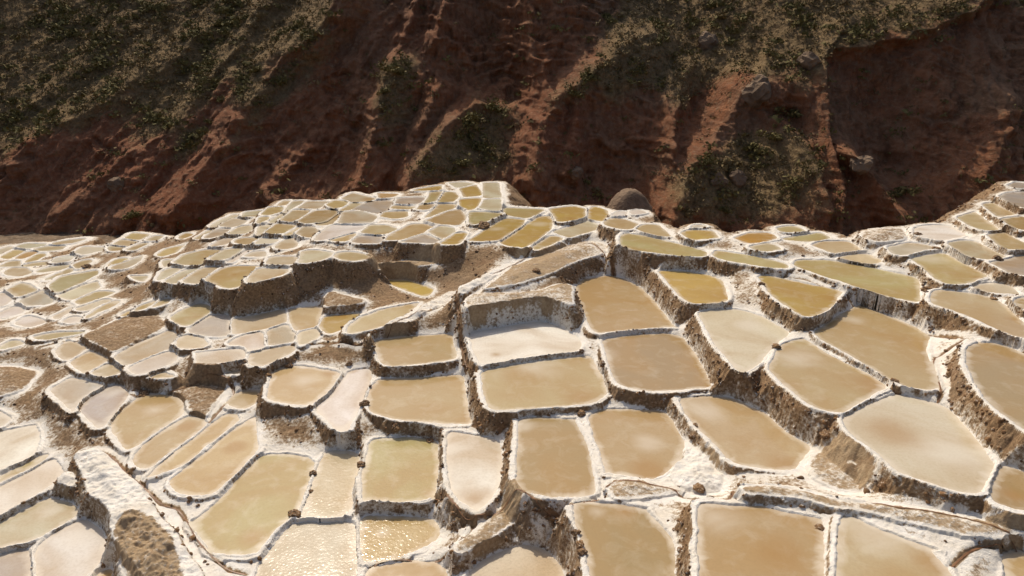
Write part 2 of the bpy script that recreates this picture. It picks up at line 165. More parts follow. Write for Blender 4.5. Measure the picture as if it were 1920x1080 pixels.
["B41","p",4.58,[[-22.41,70.33],[-20.45,69.86],[-19.44,72.56],[-19.93,74.04],[-22.47,74.04],[-22.6,70.71]],None,None,0,"rightmost pale cream pond on the upper crest left of centre"],
["B42","p",4.26,[[-23.3,69.74],[-22.87,72.8],[-23.29,75.95],[-24.71,75.58],[-23.78,69.4]],None,None,0,"second pale cream pond from the left on the upper crest left of centre"],
["B43","o",4.24,[[-24.8,68.26],[-23.97,70.24],[-24.82,72.89],[-26.35,72.46],[-25.9,68.69]],None,None,0,"leftmost ochre pond on the upper crest left of centre"],
["B45","o",4.23,[[-24.72,64.78],[-24.32,66.67],[-24.63,68.18],[-25.71,67.83],[-25.16,65.53]],None,None,0,"leftmost ochre pond just above the long brown wall"],
["B46","p",4.14,[[-23.47,65.1],[-22.97,66.31],[-23.31,70.15],[-24.06,70.79],[-24.19,66.18]],None,None,0,"leftmost pale cream pond on the upper crest left of centre"],
["B47","p",4.05,[[-23.57,60.9],[-23.04,61.36],[-23.23,65.12],[-24.27,65.5],[-24.61,64.32]],None,None,0,"leftmost pale cream pond just above the long brown wall"],
["B48","t",4.25,[[-25.41,72.42],[-24.57,73.69],[-24.8,75.97],[-25.85,75.97],[-25.61,73.08]],None,None,0,"leftmost tan pond on the upper crest left of centre"],
["B49","o",4.33,[[-19.99,60.21],[-19.8,62.86],[-20.28,63.44],[-20.79,59.92]],None,None,0,"second ochre pond from the right just above the long brown wall"],
["B50","o",2.5,[[-10.02,51.7],[-8.3,50.19],[-6.49,48.46],[-6.11,49.68],[-6.05,50.5],[-8.27,52.66],[-8.72,52.89],[-10.63,52.93]],None,None,0,"the only ochre salt pond in the centre steps"],
["A1","o",1.22,[[-39.36,69.93],[-39.49,72.45],[-42.0,73.33],[-41.5,70.75]],None,None,0,"leftmost ochre pond on the far left slope"],
["A2","c",1.16,[[-38.97,67.58],[-38.68,69.38],[-41.76,70.69],[-41.57,68.55]],None,None,0,"leftmost cream tan pond on the far left slope"],
["A3","c",1.07,[[-40.51,66.11],[-39.02,66.5],[-39.01,67.39],[-41.72,68.43],[-41.51,67.55]],None,None,0,"rightmost cream tan pond on the far left flats"],
["A4","t",1.53,[[-37.28,64.72],[-37.06,67.62],[-38.02,67.99],[-38.36,65.05]],None,None,0,"leftmost tan pond on the far left slope"],
["A5","t",1.63,[[-36.57,68.13],[-36.79,70.3],[-38.08,70.3],[-37.84,68.13]],None,None,0,"rightmost tan pond on the far left slope"],
["A6","o",2.29,[[-32.16,59.86],[-31.41,61.39],[-31.85,64.21],[-31.85,64.37],[-33.05,63.0],[-33.06,60.95]],None,None,0,"rightmost ochre pond on the far left slope"],
["A7","v",3.08,[[-27.13,54.73],[-26.07,55.0],[-25.6,57.39],[-25.95,59.64],[-27.71,59.97],[-29.08,58.35],[-28.92,55.54]],None,None,0,"the only olive salt pond on the left brow above the brown walls"],
["A8","o",2.42,[[-33.13,65.7],[-32.56,66.21],[-32.46,67.81],[-33.65,68.63],[-33.74,66.74]],None,None,0,"the only ochre salt pond on the upper part of the left crest"],
["A9","p",3.07,[[-29.43,63.73],[-29.72,68.04],[-30.63,66.91],[-30.63,63.28]],None,None,0,"leftmost pale cream pond on the upper part of the left crest"],
["A10","g",3.52,[[-28.22,61.96],[-27.52,63.78],[-27.87,66.06],[-29.33,65.7],[-29.12,62.1]],None,None,0,"the only grey salt pond on the upper part of the left crest"],
["A11","p",3.24,[[-30.2,67.1],[-29.45,68.84],[-29.3,72.52],[-30.52,73.68],[-30.99,70.52],[-30.89,67.6]],None,None,0,"second pale cream pond from the left on the upper part of the left crest"],
["A12","p",3.58,[[-27.8,65.85],[-27.18,67.28],[-27.34,69.17],[-29.36,70.22],[-29.49,66.66]],None,None,0,"third pale cream pond from the left on the upper part of the left crest"],
["A13","p",3.82,[[-26.37,69.58],[-26.64,72.75],[-27.77,72.75],[-28.8,71.88],[-28.2,69.58]],None,None,0,"rightmost pale cream pond on the upper part of the left crest"],
["A14","p",3.52,[[-25.53,63.57],[-25.38,64.98],[-26.25,67.43],[-27.37,66.8],[-27.43,63.57]],None,None,0,"second pale cream pond from the right on the upper part of the left crest"],
["A16","w",3.26,[[-26.96,59.99],[-26.25,60.67],[-26.15,63.3],[-27.55,63.3],[-27.66,60.21]],None,None,0,"leftmost white pond on the left brow above the brown walls"],
["A17","b",3.83,[[-24.49,58.82],[-23.3,58.59],[-23.06,60.98],[-23.31,61.48],[-25.19,61.08],[-25.18,59.57]],None,None,0,"the only brown salt pond on the upper part of the left crest"],
["A18","p",3.57,[[-24.44,54.54],[-23.88,55.3],[-23.71,58.23],[-24.47,58.67],[-25.45,58.11],[-25.6,55.02]],None,None,0,"second pale cream pond from the left on the left brow above the brown walls"],
["A19","w",3.46,[[-23.41,54.27],[-23.1,55.71],[-22.83,58.31],[-23.48,58.65],[-23.79,54.44]],None,None,0,"rightmost white pond on the left brow above the brown walls"],
["A20","p",3.65,[[-20.79,55.45],[-21.51,57.49],[-22.66,57.06],[-22.85,55.45]],None,None,0,"rightmost pale cream pond on the left brow above the brown walls"],
["A21","o",3.5,[[-21.16,47.62],[-20.18,47.96],[-20.15,49.82],[-20.32,52.65],[-20.6,53.45],[-22.74,53.45],[-23.54,52.79],[-23.67,49.81]],None,[-21.83,51.14,0.42],0,"the only ochre salt pond on the left brow above the brown walls"],
["A22","p",3.09,[[-25.19,50.07],[-24.0,49.75],[-24.06,51.73],[-23.77,54.08],[-24.73,54.74],[-25.81,54.19],[-25.87,50.8]],None,None,0,"leftmost pale cream pond on the left brow above the brown walls"],
["A23","p",2.9,[[-26.74,50.46],[-26.04,50.64],[-26.16,51.62],[-26.03,54.82],[-26.04,54.91],[-27.25,54.33],[-27.59,51.32]],None,None,0,"rightmost pale cream pond on the far left slope"],
["A24","p",2.84,[[-27.81,51.38],[-27.69,51.85],[-27.63,54.79],[-28.66,55.2],[-29.11,54.26],[-28.36,51.62]],None,None,0,"second pale cream pond from the right on the far left slope"],
["A25","v",0.9,[[-38.65,54.26],[-38.08,54.09],[-37.73,57.28],[-37.73,59.29],[-38.45,60.66],[-40.13,59.11],[-40.8,58.48],[-40.14,55.88]],None,None,0,"leftmost olive pond at the left edge below the far left flats"],
["A26","p",0.8,[[-37.32,53.12],[-35.98,52.46],[-35.71,54.04],[-35.53,55.76],[-36.87,57.76],[-37.48,56.37],[-38.03,53.59]],None,None,0,"rightmost pale cream pond at the left edge below the far left flats"],
["A27","v",0.8,[[-34.49,51.3],[-34.5,51.7],[-33.6,54.04],[-33.64,54.72],[-35.21,54.97],[-35.51,54.3],[-35.74,52.18]],None,None,0,"rightmost olive pond at the left edge below the far left flats"],
["A28","t",0.6,[[-41.29,53.76],[-40.9,55.63],[-42.99,57.45],[-43.83,57.82],[-43.75,55.82]],None,None,0,"the only tan salt pond at the left edge below the far left flats"],
["A29","g",0.5,[[-39.34,51.91],[-37.75,52.36],[-38.11,53.46],[-40.51,55.66],[-40.69,56.09],[-41.01,53.35]],None,None,0,"the only grey salt pond at the left edge below the far left flats"],
["A30","c",0.28,[[-47.13,60.72],[-45.61,60.32],[-45.4,61.73],[-47.06,63.28],[-48.72,63.28],[-48.2,61.54]],None,None,0,"leftmost cream tan pond at the left edge below the far left flats"],
["A31","w",0.38,[[-41.88,52.05],[-41.51,52.32],[-42.02,54.02],[-43.27,55.22],[-44.32,55.74],[-43.57,54.21]],None,None,0,"the only white salt pond at the left edge below the far left flats"],
["A32","w",0.51,[[-44.65,64.02],[-43.77,64.24],[-43.98,65.83],[-44.71,66.92],[-45.85,66.01],[-45.4,64.33]],None,None,0,"the only white salt pond on the far left flats"],
["A33","o",0.22,[[-48.37,64.81],[-47.79,65.66],[-47.95,67.59],[-48.86,68.72],[-49.43,68.19],[-48.81,65.42]],None,None,0,"second ochre pond from the left on the far left flats"],
["A34","c",0.17,[[-47.62,63.63],[-45.57,64.52],[-46.31,65.87],[-47.7,65.45],[-48.57,63.88]],None,None,0,"second cream tan pond from the left on the far left flats"],
["A35","p",-0.05,[[-53.78,68.67],[-53.57,69.19],[-54.13,71.63],[-55.06,72.39],[-55.27,71.04],[-55.1,70.0]],None,None,0,"leftmost pale cream pond on the far left flats"],
["A49","o",0.1,[[-51.35,66.5],[-51.01,67.33],[-51.62,69.92],[-53.29,70.51],[-52.67,67.24]],None,None,0,"leftmost ochre pond on the far left flats"],
["A50","r",0.19,[[-49.61,66.22],[-49.36,67.99],[-49.79,69.32],[-51.18,69.19],[-50.65,66.51]],None,None,0,"the only orange salt pond on the far left flats"],
["A36","p",0.25,[[-51.73,70.09],[-50.37,70.62],[-50.71,72.1],[-53.25,72.42],[-53.77,71.06]],None,None,0,"second pale cream pond from the left on the far left flats"],
["A37","p",0.28,[[-49.17,68.82],[-47.54,69.37],[-47.97,71.05],[-50.23,71.17],[-50.95,69.92]],None,None,0,"second pale cream pond from the right on the far left flats"],
["A38","p",0.75,[[-43.33,66.1],[-43.16,65.88],[-41.93,67.71],[-42.25,68.93],[-45.12,69.24],[-44.7,67.08]],None,None,0,"rightmost pale cream pond on the far left flats"],
["A39","p",0.33,[[-44.69,61.28],[-42.78,62.35],[-42.3,62.84],[-43.5,64.17],[-44.89,63.52],[-45.4,62.03]],None,None,0,"leftmost pale cream pond at the left edge below the far left flats"],
["A40","c",0.67,[[-41.63,58.16],[-41.08,58.74],[-41.01,61.05],[-41.91,62.1],[-42.0,61.67],[-42.2,58.39]],None,None,0,"rightmost cream tan pond at the left edge below the far left flats"],
["A41","t",0.77,[[-40.8,61.04],[-40.61,62.1],[-40.74,63.41],[-41.13,64.31],[-41.96,64.31],[-42.31,62.78]],None,None,0,"the only tan salt pond on the far left flats"],
["A42","o",1.2,[[-36.63,61.19],[-36.36,62.28],[-37.23,63.53],[-38.14,63.31],[-38.06,61.54],[-37.21,59.71]],None,None,0,"rightmost ochre pond on the far left flats"],
["A43","p",1.45,[[-36.1,58.78],[-34.93,59.06],[-34.92,61.14],[-35.62,63.48],[-36.34,61.26],[-36.79,59.77]],None,None,0,"leftmost pale cream pond on the far left slope"],
["A44","c",1.74,[[-31.56,54.75],[-30.93,54.4],[-31.46,56.18],[-31.57,56.21],[-33.24,56.21]],None,None,0,"rightmost cream tan pond on the far left slope"],
["A45","c",0.22,[[-48.23,63.63],[-48.04,63.84],[-49.46,65.91],[-50.45,65.66],[-50.21,63.63]],None,None,0,"leftmost cream tan pond on the far left flats"],
["A46","p",2.59,[[-29.73,55.57],[-29.54,57.45],[-29.68,58.22],[-30.95,58.22],[-30.79,57.4]],None,None,0,"second pale cream pond from the left on the far left slope"],
["A47","c",0.37,[[-49.25,71.13],[-47.69,71.97],[-47.3,73.66],[-47.8,74.13],[-49.36,73.26],[-50.33,71.94]],None,None,0,"second cream tan pond from the right on the far left flats"],
["E1","w",0.3,[[-40.56,49.83],[-40.14,49.83],[-39.62,49.97],[-39.07,51.16],[-40.08,52.3],[-40.92,52.6],[-41.07,51.14],[-40.97,50.4]],None,None,0,"leftmost white pond on the left slope"],
["E2","w",0.5,[[-36.0,47.29],[-35.45,48.45],[-36.43,49.19],[-38.05,49.89],[-37.94,48.22]],None,None,0,"second white pond from the left on the left slope"],
["E4","w",0.8,[[-34.44,48.1],[-34.58,50.97],[-35.05,51.11],[-35.45,48.84]],None,None,0,"third white pond from the left on the left slope"],
["E5","w",0.92,[[-32.57,47.04],[-32.25,47.84],[-32.73,48.47],[-33.71,48.75],[-33.81,47.43]],None,None,0,"second white pond from the right on the left slope"],
["E6","p",1.02,[[-33.02,49.44],[-32.65,50.47],[-32.11,51.86],[-33.14,52.4],[-33.68,51.38],[-34.25,49.84]],None,None,0,"leftmost pale cream pond below the long brown wall"],
["E7","t",1.13,[[-31.79,47.46],[-31.76,48.99],[-31.22,49.85],[-31.45,51.52],[-32.0,51.76],[-32.33,50.18],[-32.29,48.14]],None,None,0,"second tan pond from the right on the left slope"],
["E8","o",1.39,[[-28.82,47.23],[-28.57,47.89],[-28.91,48.98],[-29.15,48.79],[-29.46,47.67]],None,None,0,"leftmost ochre pond on the left slope"],
["E9","o",1.71,[[-27.69,48.04],[-27.42,48.53],[-27.68,50.14],[-27.73,50.16],[-28.52,48.85],[-28.21,47.47]],None,None,0,"rightmost ochre pond on the left slope"],
["E10","o",1.82,[[-26.37,48.88],[-26.61,50.32],[-27.29,50.11],[-27.23,48.0]],None,None,0,"second ochre pond from the left on the far left slope"],
["E11","v",1.75,[[-23.61,44.88],[-22.79,44.41],[-22.55,45.9],[-22.37,47.79],[-22.98,48.79],[-24.12,49.52],[-24.74,47.95],[-24.96,46.25]],None,None,0,"rightmost olive pond on the left slope"],
["E12","g",1.7,[[-21.32,43.06],[-20.16,42.83],[-19.24,42.95],[-20.81,46.97],[-22.22,47.09],[-22.64,44.85],[-22.53,43.73]],None,None,0,"rightmost grey pond on the left slope"],
["E14","v",0.6,[[-35.28,43.08],[-34.68,43.53],[-34.21,44.22],[-35.36,44.93],[-35.86,44.69],[-35.76,43.75],[-35.72,43.3]],None,None,0,"leftmost olive pond on the left slope"],
["E15","v",0.9,[[-32.78,44.0],[-31.04,45.09],[-30.72,45.69],[-32.72,45.69],[-34.0,45.01],[-33.89,44.36]],None,None,0,"second olive pond from the left on the left slope"],
["E16","t",0.85,[[-29.85,41.23],[-29.1,40.78],[-28.97,42.88],[-30.8,44.1],[-31.32,44.34],[-31.3,43.41],[-30.97,42.29]],None,None,0,"leftmost tan pond on the left slope"],
["E17","t",0.84,[[-27.32,39.2],[-26.8,38.86],[-26.48,40.8],[-27.07,41.46],[-28.76,42.64],[-28.93,40.57]],None,None,0,"second tan pond from the left on the left slope"],
["E18","t",0.91,[[-25.71,38.41],[-24.89,38.46],[-24.47,39.11],[-26.21,40.47],[-26.64,38.89]],None,None,0,"rightmost tan pond on the left slope"],
["E19","g",1.22,[[-25.14,39.84],[-24.26,39.14],[-23.6,40.46],[-22.94,41.83],[-22.62,42.65],[-23.28,44.06],[-24.44,45.37],[-25.68,42.48],[-26.05,40.77]],None,None,0,"leftmost grey pond on the left slope"],
["E20","w",1.31,[[-23.27,37.93],[-22.73,37.83],[-21.99,38.67],[-21.44,39.65],[-21.93,40.87],[-22.6,41.56],[-23.6,40.15],[-24.09,38.73]],None,None,0,"rightmost white pond on the left slope"],
["E21","c",1.65,[[-21.97,40.99],[-20.54,40.99],[-20.08,41.38],[-20.99,42.83],[-22.47,43.45],[-22.73,42.52]],None,None,0,"the only cream tan salt pond on the left slope"],
["E22","w",1.78,[[-19.39,38.21],[-18.09,38.46],[-16.8,39.1],[-17.11,39.89],[-17.54,40.81],[-20.21,40.13],[-20.36,40.07]],None,None,0,"leftmost white pond below the long brown wall"],
["E23","v",1.13,[[-21.65,37.59],[-20.5,37.91],[-21.68,38.53],[-21.85,38.65],[-22.34,37.82]],None,None,0,"leftmost olive pond on the lower left bench"],
["X26","v",1.2,[[-17.23,37.96],[-16.61,38.33],[-16.67,38.85],[-17.32,38.63],[-17.98,38.18]],None,None,0,"the only olive salt pond below the long brown wall"],
["E25","g",0.6,[[-26.54,35.84],[-25.11,34.59],[-25.06,34.66],[-25.54,36.0],[-25.27,37.18],[-25.27,37.97],[-26.03,38.29],[-27.65,38.94],[-27.95,38.87],[-28.11,37.18]],None,None,0,"the only grey salt pond on the lower left bench"],
["E26","g",0.45,[[-22.93,33.07],[-22.52,32.92],[-22.64,33.8],[-23.02,36.38],[-23.18,37.1],[-24.44,38.33],[-24.95,38.1],[-25.3,36.62],[-25.05,35.0]],[-24.23,37.3,0.59],None,0,"rightmost grey pond in the bottom left corner"],
["E27","t",0.35,[[-21.86,32.82],[-20.52,31.3],[-19.98,30.76],[-19.62,31.98],[-19.35,33.07],[-18.89,34.57],[-19.04,35.33],[-19.8,36.47],[-21.0,37.14],[-22.5,37.31],[-22.49,37.38],[-22.7,34.88],[-22.56,33.82]],[-20.76,35.18,0.56],None,0,"leftmost tan pond on the lower left bench"],
["E28","t",0.35,[[-18.91,29.49],[-18.1,29.12],[-17.71,30.91],[-17.25,32.36],[-17.02,33.81],[-18.49,34.62],[-19.15,33.13],[-19.48,31.68],[-19.5,30.17]],None,[-18.09,33.38,0.42],0,"second tan pond from the left on the lower left bench"],
["E29","t",0.35,[[-17.77,28.48],[-16.61,29.39],[-16.24,30.8],[-15.76,32.44],[-15.39,34.4],[-16.38,34.98],[-16.79,33.81],[-17.13,32.07],[-17.65,30.51],[-17.91,28.51]],None,None,0,"second tan pond from the right on the lower left bench"],
["X27","t",0.3,[[-16.27,27.73],[-15.66,27.32],[-14.09,27.07],[-13.79,28.42],[-13.36,30.52],[-13.34,31.2],[-14.55,34.16],[-14.75,34.62],[-15.64,32.41],[-16.12,30.24],[-16.77,28.25]],None,[-14.63,31.29,0.45],0,"rightmost tan pond on the lower left bench"],
["E31","c",0.5,[[-16.71,35.48],[-15.37,34.91],[-15.01,35.88],[-14.98,36.95],[-15.29,37.47],[-16.51,37.47],[-16.87,36.07]],None,None,0,"the only cream tan salt pond on the lower left bench"],
["X29","w",-0.3,[[-29.67,33.99],[-29.29,34.26],[-29.22,35.09],[-29.8,35.71],[-31.24,36.51],[-31.49,36.5]],None,None,0,"leftmost white pond in the bottom left corner"],
["X30","w",-0.4,[[-26.84,30.05],[-26.16,30.71],[-25.82,31.29],[-25.69,31.93],[-26.39,33.43],[-27.48,34.77],[-27.71,34.87],[-29.19,34.04],[-29.52,33.76]],None,None,0,"second white pond from the left in the bottom left corner"],
["I3","v",-0.53,[[-26.01,29.05],[-25.81,29.34],[-25.05,30.71],[-24.89,31.95],[-25.4,31.86],[-25.74,31.07],[-26.24,29.85],[-26.31,29.46]],None,None,0,"the only olive salt pond in the bottom left corner"],
["I4","w",-0.57,[[-24.29,26.65],[-24.09,26.89],[-23.57,28.0],[-23.09,29.45],[-22.88,29.84],[-23.34,30.48],[-24.0,31.13],[-24.64,31.7],[-24.91,30.51],[-25.67,29.12],[-25.85,28.81]],None,None,0,"second white pond from the right in the bottom left corner"],
["I5","p",-0.81,[[-24.16,26.38],[-22.98,24.75],[-22.77,24.85],[-22.21,25.33],[-21.63,25.29],[-21.13,26.13],[-20.58,27.3],[-20.54,27.27],[-21.27,28.04],[-22.96,28.6],[-23.42,27.66],[-23.99,26.66]],[-22.25,27.45,0.56],None,0,"the only pale cream salt pond in the bottom left corner"],
["I6","w",-0.87,[[-20.47,23.86],[-19.47,22.51],[-17.91,22.7],[-17.94,23.15],[-17.71,24.02],[-18.02,24.92],[-18.64,25.9],[-19.49,26.65],[-20.24,27.05],[-20.44,26.83],[-21.12,25.86],[-21.22,25.0]],[-19.85,25.99,0.69],None,0,"rightmost white pond in the bottom left corner"],
["I7","g",-1.0,[[-22.85,24.5],[-21.97,23.27],[-21.2,22.66],[-19.88,22.66],[-20.93,24.13],[-21.57,24.97],[-22.08,25.12],[-22.62,24.65]],None,None,0,"leftmost grey pond in the bottom left corner"],
["I8","r",-1.0,[[-17.22,22.66],[-16.44,23.04],[-17.11,23.85],[-17.41,23.82],[-17.84,23.47]],None,None,0,"the only orange salt pond in the bottom left corner"],
["X31","t",0.0,[[-5.87,21.03],[-2.3,21.03],[-2.77,22.96],[-4.32,23.14],[-5.94,22.83]],None,None,0,"rightmost tan pond at the bottom centre"],
["X32","w",5.9,[[11.16,61.33],[12.64,62.27],[12.18,63.87],[10.97,63.12]],None,None,0,"second white pond from the left along the crest right of centre"],
["M1","e",4.4,[[-0.75,45.31],[0.76,46.25],[2.44,47.98],[5.04,51.51],[7.69,54.08],[8.23,55.88],[7.19,57.43],[5.54,57.07],[2.71,53.77],[0.0,49.96],[-2.04,44.75]],None,None,0,"large smooth tan earth mound at the head of the diagonal ridge"],
["M2","e",4.18,[[-2.98,41.48],[-2.1,41.88],[0.0,43.09],[1.82,43.72],[3.63,42.68],[4.05,42.17],[4.32,46.31],[3.47,46.79],[1.86,45.04],[0.0,44.59],[-2.59,44.59],[-3.18,43.51]],None,None,0,"flat tan earth ledge above the white dry pond"],
["M3","e",1.28,[[-28.19,42.48],[-26.31,41.18],[-25.76,42.66],[-25.04,44.53],[-25.0,46.03],[-26.72,47.95],[-29.06,47.08],[-30.03,43.86]],None,None,0,"bare brown earth slope on the left among grey ponds"],
["M4","e",0.5,[[-19.49,36.19],[-18.49,34.79],[-17.39,33.88],[-17.4,34.6],[-17.43,36.19],[-17.49,37.55],[-17.94,38.26],[-19.09,38.63],[-20.2,38.12],[-20.93,37.41]],None,None,0,"bare brown earth pit ringed by a channel on the left"],
["M5","e",2.8,[[12.77,25.22],[13.09,24.38],[13.84,23.83],[14.76,23.9],[15.14,24.45],[14.82,25.34],[14.71,26.45],[14.27,27.1],[13.38,26.53]],None,None,0,"tan earth wedge below the streaked pond on the right"],
["M6","k",2.18,[[7.36,26.54],[6.94,25.73],[7.46,24.95],[8.79,24.76],[9.01,25.14],[9.47,26.75],[8.87,28.17],[8.19,27.98]],None,None,0,"pale salt covered triangle between two tan ponds"],
["M7","e",2.2,[[4.08,24.55],[4.59,24.19],[6.11,24.48],[7.53,24.74],[6.46,25.12],[5.28,25.63],[4.32,25.51]],None,None,0,"low tan earth strip above the brown pond at bottom"],
["M8","e",3.43,[[9.28,22.85],[11.32,22.68],[12.49,22.01],[13.76,21.69],[15.34,20.92],[16.54,20.34],[18.76,20.48],[18.97,20.77],[18.0,21.07],[16.19,21.69],[14.09,22.34],[12.5,22.51],[11.53,23.19],[10.35,23.48],[9.13,23.37]],None,None,0,"long tan earth strip beside the red channel at lower right"],
["M9","e",0.9,[[-1.25,24.12],[-2.39,22.8],[-2.15,22.49],[-1.31,22.96],[0.0,24.3],[0.95,25.57],[0.6,25.95],[-0.24,25.76]],None,None,0,"tan earth slope at the bottom centre beside the speckled pond"],
["M10","e",0.1,[[-31.7,36.93],[-30.46,37.96],[-30.76,39.42],[-31.01,40.58],[-33.13,41.38],[-34.92,41.38]],None,None,0,"bare brown earth bank at the left edge"],
["M11","e",2.51,[[-13.6,46.29],[-12.22,46.51],[-10.93,47.18],[-10.97,47.98],[-12.05,48.34],[-14.05,49.91],[-14.17,48.34]],None,None,0,"brown square earth block under the long wall"],
["M12","e",6.45,[[26.88,50.65],[27.72,49.72],[29.66,50.33],[30.75,51.45],[31.63,53.99],[29.29,53.64],[27.42,52.27]],None,None,0,"red brown flat topped earth block at the right crest"],
["M15","k",0.25,[[-21.54,29.42],[-20.03,27.44],[-17.64,25.12],[-16.56,23.58],[-15.18,22.63],[-13.57,21.04],[-11.82,21.04],[-12.55,22.09],[-13.73,23.42],[-15.38,25.12],[-16.84,26.63],[-18.46,28.29],[-19.74,29.42],[-21.48,30.97],[-22.75,30.77]],None,None,0,"thick pale salt crusted ridge running down to the bottom left"],
["M16","e",-0.1,[[-16.2,23.03],[-14.86,21.41],[-12.72,21.41],[-13.33,22.42],[-14.78,24.33],[-16.08,25.57],[-17.23,25.94],[-17.49,24.85]],None,None,0,"bare brown patch on the crusted ridge at the bottom left"],
["M17","e",3.7,[[-12.89,50.66],[-10.97,51.48],[-8.54,52.19],[-5.74,53.21],[-5.99,54.42],[-8.8,53.96],[-11.27,53.06],[-13.66,52.19]],None,None,0,"narrow brown ledge half way up the long brown wall"],
["M19","k",2.75,[[-8.79,40.16],[-7.62,42.04],[-6.0,44.8],[-4.09,48.37],[-4.47,49.1],[-6.48,45.65],[-8.25,42.61],[-9.23,40.68]],None,None,0,"lower white crusted stretch of the diagonal ridge beside the oval pond"],
["M20","k",4.2,[[-3.46,44.42],[-2.12,46.84],[-0.41,49.9],[1.43,53.05],[1.1,53.98],[-0.42,51.44],[-2.37,47.95],[-3.82,45.2]],None,None,0,"upper white crusted stretch of the diagonal ridge below the tan mound"],
["M13","k",-0.12,[[-21.78,28.39],[-21.52,28.6],[-21.82,29.18],[-22.2,29.5],[-22.52,29.36],[-22.4,28.82]],None,None,0,"round crusted stump on the bank at bottom left"]
]
